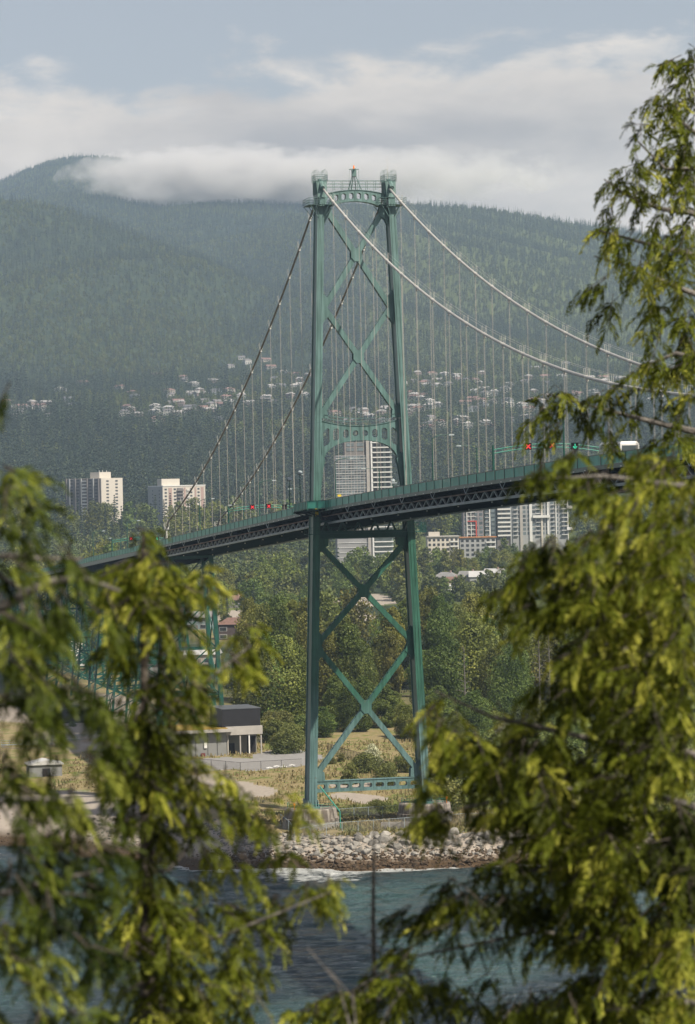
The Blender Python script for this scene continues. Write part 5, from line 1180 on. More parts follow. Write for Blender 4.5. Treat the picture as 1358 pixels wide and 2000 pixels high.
# shrubs and blossom bushes
row(520, 600, 16, 690, 760, 1385, 1450, SHR, 'shrub', 'yellow-green shrub on the rough slope right of the black box building', 'shrub', 1.2, 0.8, 5)
row(640, 800, 14, 610, 690, 1455, 1500, SHR, 'shrub', 'shrub behind the bottom strut of the tower', 'shrub', 1.2, 0.8, 4)
row(640, 790, 9, 560, 585, 1560, 1590, SHR, 'shrub', 'low shrub on the dry grass between the two piers', 'shrub', 1.3, 0.5, 2)
row(845, 1060, 22, 570, 640, 1470, 1560, SHR, 'shrub', 'bushy shrub right of the right hand pier', 'shrub', 1.2, 0.8, 7)
row(860, 1358, 14, 640, 690, 1420, 1480, SHR, 'shrub', 'bush at the woodland edge right of the tower', 'shrub', 1.2, 0.8, 7)
row(668, 730, 3, 548, 552, 1606, 1618, SHR, 'shrub', 'low dry shrub beside the near pier', 'shrub', 1.2, 0.4, 1.2)
row(380, 470, 8, 1250, 1420, 1195, 1215, SHR, 'shrub', 'garden shrub on the bank among the houses', 'shrub', 1.5, 0.5, 4)
row(100, 330, 10, 740, 860, 1360, 1420, SHR, 'shrub', 'dark bush on the sandy yard behind the left branches', 'shrub', 1.2, 0.8, 4)
for px, py, dd, H, lb in ((728, 1460, 650, 5.0, 'pale blossoming bush behind the right half of the bottom cross braces'), (985, 1400, 680, 6.5, 'pale blossoming bush at the woodland edge, taller one of the pair'), (1010, 1420, 672, 5.0, 'pale blossoming bush at the woodland edge, shorter one of the pair'), (715, 1480, 648, 3.5, 'small pale blossoming bush left of the taller one behind the braces')):
    c = at(px, py, dd); plant_tree(BLO, c.x, c.y, H, 'blossom_bush', lb, 'bush', 'blossoming bushes')
# two bare standing trunks in the wood
for i, (px, py, dd) in enumerate(((905, 1260, 745), (1050, 1200, 742), (1070, 1220, 744))):
    c = at(px, py, dd); z = hz(c.x, c.y); H = c.z-z; m = MB(); m.tube([(0, 0, -0.3), (0.2, 0, H*0.5), (0.1, 0, H)], [0.28, 0.18, 0.04], 6); g = empty('bare_tree', (c.x, c.y, z)); m.build('trunk', M_BARKG, g)
    m = MB()
    for k in range(26):
        a = k*2.4; zz = H*(0.35+0.62*k/26); l = 2.6*(1-k/34); m.tube([(0.15, 0, zz), (math.cos(a)*l*0.6, math.sin(a)*l*0.6, zz+0.5), (math.cos(a)*l, math.sin(a)*l, zz+0.5)], [0.07, 0.05, 0.02], 4)
    m.build('branches', M_BARKG, g); tag(g, ('bare grey tree standing nearest the right tower leg', 'bare grey tree in the woods at the right, left one of the close pair', 'bare grey tree in the woods at the right, right one of the close pair')[i], 'bare tree', 'leafless trees in the woods')

# the forest beyond: one mass
def forest():
    rg = np.random.default_rng(77)
    # visibility: running maximum of the elevation angle along each bearing
    ga = np.linspace(-0.16, 0.16, 220); gy = np.geomspace(2000, 10500, 420); AA, YY = np.meshgrid(ga, gy)
    ang = (height(AA*YY, YY)-CAMZ)/YY; run = np.maximum.accumulate(ang, 0)
    N_ = 230000; d = np.sqrt(rg.random(N_)*(9900.0**2-2380.0**2)+2380.0**2); a = rg.uniform(-0.15, 0.15, N_)
    keepd = np.where(d < 3300, 1.0, np.where(d < 5000, 0.9, 0.85)); k = rg.random(N_) < keepd; d = d[k]; a = a[k]
    X = a*d; Y = d; H = height(X, Y); h0 = (H+22-CAMZ)/Y
    i = np.clip(np.searchsorted(gy, Y)-1, 0, 419); j = np.clip(((a+0.16)/0.32*219).astype(int), 0, 219)
    k = h0 > run[i, j]-0.0004; X, Y, H, a = X[k], Y[k], H[k], a[k]
    n2 = 9000; d2 = np.sqrt(rg.random(n2)*(2400.0**2-1520.0**2)+1520.0**2); a2 = rg.uniform(-0.15, 0.15, n2); X2 = a2*d2; p2, q2 = proj_px(X2, d2, height(X2, d2))
    k2 = ~((p2 > 815) & (p2 < 1135) & (d2 > 1560)) & ~((p2 > 560) & (p2 < 815) & (d2 > 1740) & (d2 < 1830)) & ~((p2 > 640) & (p2 < 770) & (q2 > 1150) & (q2 < 1210)) & ~((p2 > 360) & (p2 < 500) & (d2 < 1560))
    X = np.concatenate([X, X2[k2]]); Y = np.concatenate([Y, d2[k2]]); H = height(X, Y); a = X/Y
    keep = np.ones(len(X), bool)
    hs = np.array([(x, y) for x, y, r in town])
    for x, y in hs:
        dx = np.abs(X-x*(Y/y)); dy = y-Y; keep &= ~((dx < 7) & (dy > -8) & (dy < 34))
    # town streets: thinner there
    px, py = proj_px(X, Y, H)
    tz = np.zeros(len(X))
    for (x0, x1), (y0, y1), n, lb in TOWN: tz = np.maximum(tz, ((px > x0-8) & (px < x1+8) & (py > y0-4) & (py < y1+12))*(0.25 if n > 12 else 0.1))
    keep &= rg.random(len(X)) > tz
    # the two blocks on the hill stay clear
    for pxa, pxb, ya, yb in ((112, 245, 2570, 2690), (275, 405, 2470, 2600)): keep &= ~((px > pxa) & (px < pxb) & (Y > ya-120) & (Y < yb))
    X, Y, H, a, tz = X[keep], Y[keep], H[keep], a[keep], tz[keep]
    n = len(X); pat = fbm(X/260+9, Y/420+4, 3, 61)
    low = np.clip((3300-Y)/900, 0, 1)
    patm = fbm((X+0.4*Y)/330+2, Y/700+8, 3, 66); dec = (Y > 4400) & (rg.random(n) < np.clip((patm-0.54)*2, 0, 0.22)) | (Y < 2450) & (rg.random(n) < 0.75) | (rg.random(n) < np.clip((pat-0.45)*3.0, 0.06, 0.6)+0.12*low)
    sc_ = np.where(dec, 0.75, 0.85+0.35*rg.random(n))*(0.75+0.5*rg.random(n)); sc_ = np.where((tz > 0), sc_*0.7, sc_)
    sc_ = np.where(Y > 4400, sc_*0.62, sc_); sc_ = np.where((Y < 2450) & ~dec, sc_*0.7, sc_)
    var = np.where(dec, 3+rg.integers(0, 2, n), rg.integers(0, 3, n)).astype(np.int32)
    # light protos
    col = bpy.data.collections.new('forest_tree_kinds')
    for q, (s, w) in enumerate(((41, 7), (42, 8.5), (43, 6))):
        cr_, tr_, _ = conifer_proto(s, 24, w, 10, 5, 2, 1.5); o = bpy.data.objects.new('k%d_conifer' % q, cr_); col.objects.link(o)
    for q, (s, w) in enumerate(((44, 11), (45, 13))):
        cr_, tr_, _ = broad_proto(s, 17, w, 420, 1.15, 12, L_FARBR, base=0.05); o = bpy.data.objects.new('k%d_broadleaf' % (q+3), cr_); col.objects.link(o)
    me = bpy.data.meshes.new('forest'); me.vertices.add(n); me.vertices.foreach_set('co', np.stack([X, Y, H-0.8], -1).astype(np.float32).ravel())
    for nm, ty, v in (('size', 'FLOAT', sc_), ('kind', 'INT', var), ('turn', 'FLOAT', rg.random(n)*6.283)):
        at_ = me.attributes.new(nm, ty, 'POINT'); at_.data.foreach_set('value', v.astype(np.float32 if ty == 'FLOAT' else np.int32))
    o = link('forest', me); tag(o, 'dense dark forest of conifers covering the hillside and the mountains', 'forest', kind='stuff')
    ng = bpy.data.node_groups.new('scatter_trees', 'GeometryNodeTree'); ng.interface.new_socket('Geometry', in_out='INPUT', socket_type='NodeSocketGeometry'); ng.interface.new_socket('Geometry', in_out='OUTPUT', socket_type='NodeSocketGeometry')
    N = ng.nodes; L = ng.links; gi = N.new('NodeGroupInput'); go = N.new('NodeGroupOutput'); ip = N.new('GeometryNodeInstanceOnPoints'); ci = N.new('GeometryNodeCollectionInfo')
    ci.inputs['Collection'].default_value = col; ci.inputs['Separate Children'].default_value = True; ci.inputs['Reset Children'].default_value = True
    mp = N.new('GeometryNodeMeshToPoints'); L.new(gi.outputs[0], mp.inputs[0]); L.new(mp.outputs[0], ip.inputs['Points']); L.new(ci.outputs[0], ip.inputs['Instance']); ip.inputs['Pick Instance'].default_value = True
    def na(nm, ty):
        a_ = N.new('GeometryNodeInputNamedAttribute'); a_.data_type = ty; a_.inputs['Name'].default_value = nm; return a_.outputs['Attribute']
    L.new(na('kind', 'INT'), ip.inputs['Instance Index']); L.new(na('size', 'FLOAT'), ip.inputs['Scale'])
    cx = N.new('ShaderNodeCombineXYZ'); L.new(na('turn', 'FLOAT'), cx.inputs[2]); L.new(cx.outputs[0], ip.inputs['Rotation']); L.new(ip.outputs[0], go.inputs[0])
    md = o.modifiers.new('scatter', 'NODES'); md.node_group = ng
    print('forest instances', n)
forest()

# ------------------------------------------------------------------ rocks and grass on the shore
import bmesh
def rock_mesh(seed, name='boulder'):
    rg = np.random.default_rng(seed); bm = bmesh.new(); sx, sy, sz = 1, 0.7+0.4*rg.random(), 0.55+0.25*rg.random()
    for k in range(22):
        d = rg.normal(size=3); d /= np.linalg.norm(d); d *= 0.82+0.18*rg.random(); bm.verts.new((d[0]*sx, d[1]*sy, d[2]*sz))
    r = bmesh.ops.convex_hull(bm, input=bm.verts); bmesh.ops.delete(bm, geom=[v for v in bm.verts if not v.link_faces], context='VERTS')
    bmesh.ops.bevel(bm, geom=list(bm.edges), offset=0.05, segments=1, affect='EDGES'); me = bpy.data.meshes.new(name); bm.to_mesh(me); bm.free(); return me
M_ROCK = mat('grey_granite', (0.29, 0.275, 0.245), 0.9, 0.35, 1.3, bump=0.6, bscale=5, objrand=0.3); M_ROCKB = mat('brown_tidal_rock', (0.115, 0.075, 0.045), 0.8, 0.5, 1.5, col2=(0.045, 0.035, 0.02), bump=0.8, bscale=6, objrand=0.3)
RG = [rock_mesh(s) for s in range(8)]; RB = []
for me in RG: me.materials.append(M_ROCK); b = me.copy(); b.materials.clear(); b.materials.append(M_ROCKB); RB.append(b)
placed = []; cnt = 0; tries = 0
while cnt < 290 and tries < 20000:
    tries += 1; X = random.uniform(-21, 46); t = random.uniform(0.5, 12.0); r = random.uniform(0.6, 1.25)*(1.15 if t > 5 and X > 0 else 0.8)
    if any((X-a)**2+((t-b)*1.1)**2 < ((r+c)*0.55)**2 for a, b, c in placed): continue
    placed.append((X, t, r)); Y = float(shore_y(np.array([X]))[0])+t; z = hz(X, Y); brown = z < 1.7+random.uniform(-0.4, 0.4)
    o = link('boulder', random.choice(RB if brown else RG), None, (X, Y, z+r*0.12)); o.scale = (r, r, r*random.uniform(0.8, 1.1)); o.rotation_euler = (random.uniform(-.5, .5), random.uniform(-.5, .5), random.uniform(0, 6.28))
    part_ = 'left' if X < 2 else ('middle' if X < 24 else 'right'); lb = ('brown wet boulder low on the shore by the water, %s stretch of the rocks' if brown else 'pale grey boulder of the rock bank below the tower, %s stretch')%part_
    tag(o, lb, 'boulder', lb.replace('boulder', 'boulders')); cnt += 1
def small_rocks(n, x0, x1, t0, t1, r0, r1, name, m_, label, seed, thr=None):
    rg = np.random.default_rng(seed); b = MB(); base = [np.array([v.co[:] for v in me.vertices]) for me in RG[:3]]; fcs = [[list(p.vertices) for p in me.polygons] for me in RG[:3]]
    Vs = []; Fs = []; off = 0
    for k in range(n):
        X = rg.uniform(x0, x1); t = rg.uniform(t0, t1); Y = float(shore_y(np.array([X]))[0])+t; z = hz(X, Y)
        if thr and not thr(z, rg): continue
        q = k % 3; r = rg.uniform(r0, r1); a = rg.random()*6.28; c, s = math.cos(a), math.sin(a); B = base[q]*r
        b.add(np.stack([B[:, 0]*c-B[:, 1]*s+X, B[:, 0]*s+B[:, 1]*c+Y, B[:, 2]+z+r*0.1], -1).tolist(), fcs[q])
    return tag(b.build(name, m_), label, 'rocks', kind='stuff')
for i in range(3): 
    me = RG[i]
lowpoly = []
def simple_rock(seed):
    rg = np.random.default_rng(seed); bm = bmesh.new()
    for k in range(10):
        d = rg.normal(size=3); d /= np.linalg.norm(d); bm.verts.new((d[0], d[1]*0.8, d[2]*0.65))
    bmesh.ops.convex_hull(bm, input=bm.verts); bmesh.ops.delete(bm, geom=[v for v in bm.verts if not v.link_faces], context='VERTS'); me = bpy.data.meshes.new('rock'); bm.to_mesh(me); bm.free(); return me
SAVE = RG; RG = [simple_rock(s) for s in (101, 102, 103)]
small_rocks(2300, -24, 62, 3.0, 13.2, 0.15, 0.42, 'small_stones', M_ROCK, 'small grey stones filling the gaps of the rock bank', 5, lambda z, rg: z > 1.5+0.5*rg.random())
small_rocks(3000, -26, 62, -1.5, 7.0, 0.15, 0.5, 'tidal_stones', M_ROCKB, 'brown wet stones along the waterline', 6, lambda z, rg: z < 2.3+0.4*rg.random())
small_rocks(1200, -75, -22, -1, 30, 0.08, 0.35, 'beach_stones', M_ROCKB, 'stones scattered over the beach at the left', 8, lambda z, rg: rg.random() < 1.3-z*0.35)
small_rocks(500, -50, -20, 14, 34, 0.2, 0.6, 'beach_boulders', M_ROCK, 'pale stones along the top of the left beach', 9)
def grass():
    rg = np.random.default_rng(3); n = 60000; X = rg.uniform(-62, 95, n); Y = rg.uniform(528, 720, n); Y = np.where(rg.random(n) < 0.55, rg.uniform(536, 575, n), Y); H = height(X, Y)
    t = Y-shore_y(X); px, py = proj_px(X, Y, H); g = ell(px, py, GREEN, 0.5); b = np.maximum(ell(px, py, GRAVEL), ell(px, py, PAVED, 0.1))
    pat = fbm(X/4.5+40, Y/6, 3, 71); k = (t > 11.5) & (b < 0.4) & (pat > 0.36) & ((X > -24) | (t > 44)); X, Y, H, g, pat, t = X[k], Y[k], H[k], g[k], pat[k], t[k]; n = len(X)
    h = (0.25+0.5*rg.random(n))*(0.6+1.0*(pat-0.36)*2); a = rg.random(n)*6.28; w = 0.10+0.14*rg.random(n); dx, dy = np.cos(a)*w, np.sin(a)*w; lx, ly = rg.normal(size=n)*0.15, rg.normal(size=n)*0.15
    V = np.stack([np.stack([X-dx, Y-dy, H-0.03], -1), np.stack([X+dx, Y+dy, H-0.03], -1), np.stack([X+lx+dx*0.5, Y+ly+dy*0.5, H+h*0.9], -1), np.stack([X+lx-dx*0.6, Y+ly-dy*0.6, H+h], -1)], 1).reshape(-1, 3)
    green = np.clip(0.9*g+0.8*np.clip((X-36)/8, 0, 1)+(fbm(X/9+3, Y/9, 3, 72)-0.45)*2.2, 0, 1); tint = np.clip(green*0.75+0.25*rg.random(n), 0, 1)
    m_ = leaf_mat('rough_grass', (0.31, 0.245, 0.13), (0.16, 0.18, 0.06), (0.10, 0.13, 0.035), 0.3, 0.0, 'tint', 0.0)
    o = link('grass', np_mesh('grass', V, np.arange(4*n).reshape(-1, 4), [m_], {'tint': tint})); tag(o, 'dry golden and green rough grass around the tower piers', 'grass', kind='stuff')
grass()

# ------------------------------------------------------------------ trees near the viewpoint
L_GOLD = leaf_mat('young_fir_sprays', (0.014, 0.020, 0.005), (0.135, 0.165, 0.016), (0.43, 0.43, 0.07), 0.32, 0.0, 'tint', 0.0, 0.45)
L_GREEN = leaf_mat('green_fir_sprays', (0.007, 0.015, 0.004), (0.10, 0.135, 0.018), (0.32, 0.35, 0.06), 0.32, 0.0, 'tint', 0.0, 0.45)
def foliage(name, blobs, d, trunk_px, mat_, seed, parent, L=0.12, dens=11.0, dj=0.35, nleaf=18, org=None, wid=0.075, shrink=1.0):
    """drooping sprays of leaflets on twigs; blobs = (x, y, rx, ry, fullness, tone) as they lie in the photograph"""
    rg = np.random.default_rng(seed); s = F_PX/d; O = []; D = []; T = []; LL = []; tw = MB()
    for (bx, by, rx, ry, fu, tone) in blobs:
        rx *= shrink; ry *= shrink
        area = math.pi*rx*ry/s**2; nt = max(3, int(area*fu*dens*7.0/(L/0.12)**2/2.7))
        for _ in range(nt):
            a = rg.random()*6.283; r_ = math.sqrt(rg.random()); x = bx+rx*r_*math.cos(a); y = by+ry*r_*math.sin(a)
            if vnoise(np.array([x/38.0*(12/d)**0.3+seed]), np.array([y/38.0*(12/d)**0.3]), 3)[0] < 0.30 and rg.random() < 0.8: continue
            dd = d+rg.normal()*dj; p = np.array(at(x, y, dd)); sgn = 1 if x > trunk_px else -1
            ox, oz = (x-bx)/rx, -(y-by)/ry; dirn = np.array([sgn*(0.15+0.4*rg.random())+0.8*ox, rg.normal()*0.6, -0.25-0.35*rg.random()+0.55*oz]); dirn /= np.linalg.norm(dirn); tl = L*(1.0+1.0*rg.random())
            tw.tube([p-dirn*tl*0.5+np.array([0, 0, tl*0.12]), p, p+dirn*tl*0.5-np.array([0, 0, tl*0.15])], [0.0035, 0.0028, 0.001], 4, False)
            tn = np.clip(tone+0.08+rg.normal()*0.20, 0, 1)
            for q in range(6):
                f = (q+rg.random())/6-0.5; o = p+dirn*tl*f-np.array([0, 0, 0.15*tl*abs(f)]); sd = 1 if q % 2 else -1
                side = np.cross(dirn, [0, 0, 1]); side /= np.linalg.norm(side)+1e-6
                dv = dirn*0.5+side*sd*(0.5+0.4*rg.random())+np.array([0, 0, 0.15-1.15*rg.random()]); dv /= np.linalg.norm(dv)
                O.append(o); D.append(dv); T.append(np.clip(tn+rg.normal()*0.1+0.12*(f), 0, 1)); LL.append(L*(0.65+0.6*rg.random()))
    O = np.array(O); D = np.array(D); T = np.array(T); LL = np.array(LL); n = len(O); K = nleaf
    t = (np.arange(K)+0.7)/K; up = np.array([0, 0, 1.0]); S = np.cross(D, up); S /= np.linalg.norm(S, axis=1)[:, None]+1e-9
    roll = rg.normal(size=n)*0.7; U = np.cross(S, D); S = S*np.cos(roll)[:, None]+U*np.sin(roll)[:, None]
    P_ = O[:, None]+D[:, None]*(LL[:, None]*t)[:, :, None]-up*(0.40*LL[:, None]*t**2)[:, :, None]
    sg = np.where(np.arange(K) % 2, 1, -1)[None, :, None]
    dl = D[:, None]*1.0+S[:, None]*sg*0.52-up*0.35*t[None, :, None]+rg.normal(size=(n, K, 3))*0.18; dl /= np.linalg.norm(dl, axis=2)[:, :, None]
    ll = LL[:, None]*(0.52-0.3*t)[None, :]*(0.8+0.4*rg.random((n, K))); w = np.cross(dl, rg.normal(size=(n, K, 3))*0.5+np.cross(D, S)[:, None]); w /= np.linalg.norm(w, axis=2)[:, :, None]+1e-9; ww = (LL[:, None]*wid*(0.8+0.5*rg.random((n, K))))[:, :, None]*w
    a = P_; b = P_+dl*(ll*0.5)[:, :, None]; c = P_+dl*ll[:, :, None]-up*0.15*ll[:, :, None]
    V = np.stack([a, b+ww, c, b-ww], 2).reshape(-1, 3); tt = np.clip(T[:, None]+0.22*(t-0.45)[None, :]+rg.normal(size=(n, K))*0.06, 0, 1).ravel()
    if org is not None: V = V-np.array(org)
    o = link(name, np_mesh(name, V, np.arange(len(V)).reshape(-1, 4), [mat_], {'tint': tt}), parent)
    if org is not None: tw.v = [tuple(np.array(v)-np.array(org)) for v in tw.v]
    tw.build('twigs', M_BARK, parent); return n*K
def near_tree(name, label, d, trunk, limbs, sets, mat_, seed, org_px=None, **kw):
    """trunk and limbs: lists of (x, y, radius in m, depth offset)"""
    b = at(trunk[-1][0], trunk[-1][1], d+trunk[-1][3]); zb = bank_z(b.x, b.y)-0.4; g = empty(name, (b.x, b.y, zb)); tag(g, label, 'conifer tree')
    org = (b.x, b.y, zb); q = lambda x, y, o: at(x, y, d+o)-Vector(org)
    m = MB(); m.tube([q(x, y, o) for x, y, r, o in trunk]+[Vector((0, 0, 0))], [r for x, y, r, o in trunk]+[trunk[-1][2]*1.9], 9); m.build('trunk', M_BARKG if kw.pop('greybark', False) else M_BARK, g, smooth=True)
    for lm in limbs:
        m = MB(); m.tube([q(x, y, o) for x, y, r, o in lm], [r for x, y, r, o in lm], 6); m.build('limb', M_BARKG, g, smooth=True)
    tot = 0
    for nm, blobs in sets: tot += foliage('foliage', blobs, d, trunk[0][0], mat_, seed, g, org=org, **kw)
    print(name, tot)
SLIM = [(281, 1050, 14, 22, 1.5, .62), (282, 1085, 28, 36, 1.2, .62), (262, 1120, 50, 40, 1.0, .55), (310, 1130, 55, 40, 1.0, .55), (345, 1165, 50, 45, .9, .6), (225, 1150, 40, 45, .9, .55), (275, 1190, 70, 60, 1.2, .45), (330, 1230, 60, 55, 1.1, .45), (405, 1135, 45, 22, .8, .62), (422, 1165, 25, 22, .8, .6), (250, 1260, 55, 60, 1.1, .4), (310, 1300, 55, 55, 1.1, .38), (370, 1290, 40, 40, .6, .45),
        (490, 1248, 35, 35, .8, .55), (440, 1290, 45, 35, .6, .5), (280, 1370, 60, 60, 1.1, .35), (340, 1380, 42, 55, .9, .42), (380, 1345, 22, 26, .5, .5), (300, 1440, 65, 50, 1.1, .42), (240, 1430, 35, 55, .8, .35), (330, 1490, 60, 35, .7, .5), (270, 1520, 55, 60, 1.1, .35), (400, 1510, 50, 30, .7, .6), (460, 1530, 45, 28, .7, .6), (440, 1575, 45, 25, .6, .5), (330, 1570, 55, 45, .8, .5), (540, 1572, 50, 22, .8, .58), (590, 1585, 35, 24, .8, .6), (500, 1595, 30, 20, .6, .5),
        (280, 1620, 55, 60, 1.0, .35), (350, 1640, 55, 40, .7, .45), (400, 1660, 40, 30, .5, .5), (560, 1670, 45, 18, .7, .4), (480, 1690, 40, 18, .5, .42), (300, 1700, 60, 50, 1.0, .5), (390, 1730, 45, 30, .5, .45), (270, 1780, 70, 55, 1.2, .6), (340, 1800, 70, 50, 1.1, .55), (430, 1800, 70, 45, 1.0, .6), (500, 1830, 45, 40, .8, .55), (560, 1770, 50, 30, .9, .62), (620, 1742, 45, 24, 1.0, .65), (650, 1738, 20, 20, .8, .65), (470, 1870, 60, 40, 1.0, .55), (350, 1880, 60, 45, .9, .4), (280, 1880, 50, 60, .9, .35), (240, 1850, 30, 45, .7, .5), (300, 1950, 70, 45, 1.0, .5), (400, 1950, 70, 40, 1.0, .6), (480, 1960, 50, 40, .9, .5), (330, 1995, 90, 25, 1.2, .55), (170, 1985, 60, 25, .8, .35)]
near_tree('slim_fir', 'slim young fir with golden green drooping sprays and thin dark trunk, left of the tower', 12.5, [(280, 1045, .006, 0), (281, 1200, .014, 0), (284, 1500, .024, 0), (288, 1750, .032, 0), (292, 2060, .042, 0)],
          [[(282, 1240, .008, 0), (330, 1215, .006, .1), (400, 1150, .003, .2)], [(284, 1400, .009, 0), (380, 1350, .006, -.1), (490, 1260, .003, -.2)], [(285, 1520, .01, 0), (400, 1530, .007, .1), (590, 1590, .003, .2)], [(286, 1700, .01, 0), (330, 1700, .008, .1), (380, 1640, .006, .1), (430, 1600, .003, .2)], [(288, 1860, .012, 0), (430, 1830, .008, -.1), (650, 1740, .003, -.3)], [(286, 1560, .009, 0), (230, 1500, .005, 0)], [(288, 1800, .01, 0), (240, 1850, .005, .1)]],
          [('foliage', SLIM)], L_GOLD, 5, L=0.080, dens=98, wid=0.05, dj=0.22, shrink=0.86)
EDGE = [(30, 950, 45, 45, 1.1, .5), (55, 1000, 35, 40, 1.0, .45), (20, 1040, 45, 35, 1.0, .4), (90, 1092, 70, 18, 1.0, .55), (150, 1098, 40, 22, 1.0, .55), (30, 1110, 35, 30, .8, .4), (110, 1160, 30, 40, .9, .5), (170, 1175, 35, 45, .8, .45), (215, 1170, 30, 40, .9, .45), (85, 1210, 30, 70, .9, .35), (20, 1230, 35, 55, 1.0, .5), (20, 1290, 30, 40, .7, .45), (110, 1250, 25, 50, .7, .35), (160, 1215, 30, 40, .7, .5), (70, 1320, 50, 60, .9, .35), (140, 1340, 60, 28, 1.0, .6), (200, 1360, 50, 30, 1.0, .6), (90, 1390, 40, 50, .8, .3), (20, 1400, 30, 60, .8, .3), (60, 1440, 40, 25, .5, .4), (195, 1410, 40, 35, .6, .4), (190, 1480, 30, 45, .7, .35),
        (20, 1500, 35, 45, 1.1, .6), (40, 1560, 50, 50, 1.1, .6), (100, 1530, 45, 30, 1.0, .62), (150, 1560, 40, 45, 1.0, .6), (70, 1610, 35, 40, .8, .5), (150, 1620, 30, 35, .6, .4), (100, 1660, 60, 30, .9, .12), (40, 1690, 50, 50, 1.1, .35), (60, 1750, 45, 50, 1.1, .6), (130, 1700, 55, 45, 1.0, .08), (200, 1690, 40, 50, .8, .1), (120, 1780, 55, 50, .9, .1), (180, 1780, 45, 55, .7, .12), (140, 1840, 50, 40, .8, .12), (30, 1840, 50, 40, 1.2, .65), (95, 1880, 40, 38, 1.1, .68), (40, 1900, 50, 35, 1.0, .5), (60, 1945, 30, 35, .7, .45), (20, 1985, 70, 30, 1.3, .62), (120, 1995, 70, 22, 1.1, .6), (3, 787, 5, 9, 1.0, .6), (205, 1880, 40, 30, .5, .15)]
near_tree('drooping_conifer', 'green conifer with hanging sprays and a pale grey limb, growing in from the left edge', 10.0, [(-190, 700, .05, 0), (-180, 1200, .07, 0), (-170, 2100, .10, 0)],
          [[(-180, 1260, .03, 0), (-40, 1210, .022, 0), (70, 1148, .015, 0), (110, 1133, .013, 0), (170, 1132, .012, .05), (235, 1155, .006, .1)], [(-180, 1120, .02, 0), (20, 1084, .011, 0), (70, 1090, .009, 0), (160, 1092, .005, .1)], [(-100, 1060, .015, 0), (40, 1150, .009, 0), (50, 1260, .005, 0)], [(-180, 1480, .02, 0), (0, 1380, .01, 0), (120, 1340, .007, 0), (230, 1365, .003, 0)], [(-180, 1650, .02, 0), (20, 1560, .01, 0), (150, 1560, .004, 0)], [(-180, 1800, .02, 0), (60, 1730, .01, 0), (200, 1700, .005, 0)], [(-180, 1950, .02, 0), (0, 1880, .01, 0), (100, 1870, .005, 0)], [(-180, 1000, .016, 0), (-40, 960, .01, 0), (50, 950, .004, 0)]],
          [('foliage', EDGE)], L_GREEN, 8, L=0.090, dens=80, dj=0.28, wid=0.045, shrink=0.92, greybark=True)
TALL = [(1352, 105, 10, 16, 1.6, .5), (1340, 135, 20, 20, 1.4, .5), (1340, 300, 24, 60, 1.1, .4), (1335, 370, 28, 40, 1.0, .4), (1320, 470, 40, 30, .8, .45), (1345, 640, 20, 50, 1.0, .45), (1345, 150, 18, 50, 1.2, .45), (1350, 100, 8, 14, 1.0, .5), (1335, 150, 25, 30, 1.0, .5), (1310, 128, 10, 12, .8, .5), (1340, 200, 25, 35, 1.0, .45), (1300, 215, 35, 30, .8, .55), (1335, 260, 35, 35, 1.1, .4), (1285, 195, 20, 12, .7, .55), (1245, 265, 22, 26, 1.0, .35), (1270, 300, 30, 30, 1.0, .35), (1310, 320, 40, 35, .7, .5), (1345, 320, 20, 45, 1.0, .45), (1240, 330, 20, 14, .6, .4), (1200, 350, 32, 20, .8, .55), (1235, 370, 35, 20, .9, .5), (1190, 385, 25, 22, .9, .45), (1260, 385, 45, 22, .8, .35), (1190, 420, 28, 18, .8, .5), (1280, 420, 40, 28, .6, .35), (1330, 400, 30, 40, .9, .4), (1340, 450, 25, 35, 1.0, .35), (1170, 455, 25, 20, 1.0, .7), (1205, 450, 35, 14, 1.0, .75), (1240, 465, 35, 14, .7, .6), (1165, 505, 22, 26, 1.0, .3), (1175, 560, 22, 32, .9, .3), (1200, 520, 26, 22, .9, .35), (1190, 610, 14, 26, .8, .3), (1240, 530, 40, 24, 1.0, .4), (1290, 525, 35, 28, 1.0, .6), (1310, 560, 32, 26, 1.1, .7), (1340, 600, 22, 50, 1.0, .4), (1275, 585, 22, 30, .8, .35), (1300, 620, 30, 26, .8, .4), (1335, 510, 24, 30, 1.0, .45),
        (1290, 660, 45, 28, .9, .5), (1340, 680, 25, 40, 1.0, .5), (1270, 710, 35, 26, .9, .5), (1320, 730, 40, 28, 1.0, .5), (1240, 730, 16, 14, .7, .55), (1080, 770, 24, 18, 1.0, .3), (1110, 790, 35, 16, .7, .35), (1060, 815, 26, 16, .6, .35), (1150, 800, 35, 24, .9, .35), (1200, 780, 40, 26, .8, .4), (1260, 770, 45, 24, .9, .4), (1330, 800, 30, 40, 1.1, .4), (1100, 840, 40, 16, .5, .35), (1170, 845, 40, 24, .9, .35), (1240, 830, 45, 28, .9, .42), (1300, 860, 45, 28, 1.0, .45)]
near_tree('tall_conifer', 'tall ragged conifer with brown-green foliage against the sky, growing in from the right edge', 24.0, [(1420, -120, .04, 0), (1425, 300, .09, 0), (1435, 900, .16, 0), (1445, 2150, .24, 0)],
          [[(1425, 290, .03, 0), (1358, 260, .02, 0), (1290, 205, .008, 0)], [(1425, 440, .04, 0), (1350, 415, .026, 0), (1290, 408, .02, 0), (1230, 385, .012, 0), (1180, 350, .006, 0)], [(1430, 520, .04, 0), (1330, 492, .026, 0), (1260, 475, .016, 0), (1170, 450, .007, 0)], [(1430, 330, .03, 0), (1300, 330, .014, 0), (1240, 270, .006, 0)], [(1430, 600, .035, 0), (1320, 560, .02, 0), (1230, 520, .01, 0), (1160, 500, .006, 0)], [(1435, 720, .035, 0), (1320, 690, .02, 0), (1250, 720, .008, 0)], [(1435, 860, .04, 0), (1300, 830, .025, 0), (1180, 800, .014, 0), (1070, 770, .006, 0)]],
          [('foliage', TALL)], L_GOLD, 13, L=0.14, dens=52, dj=0.6, wid=0.045)
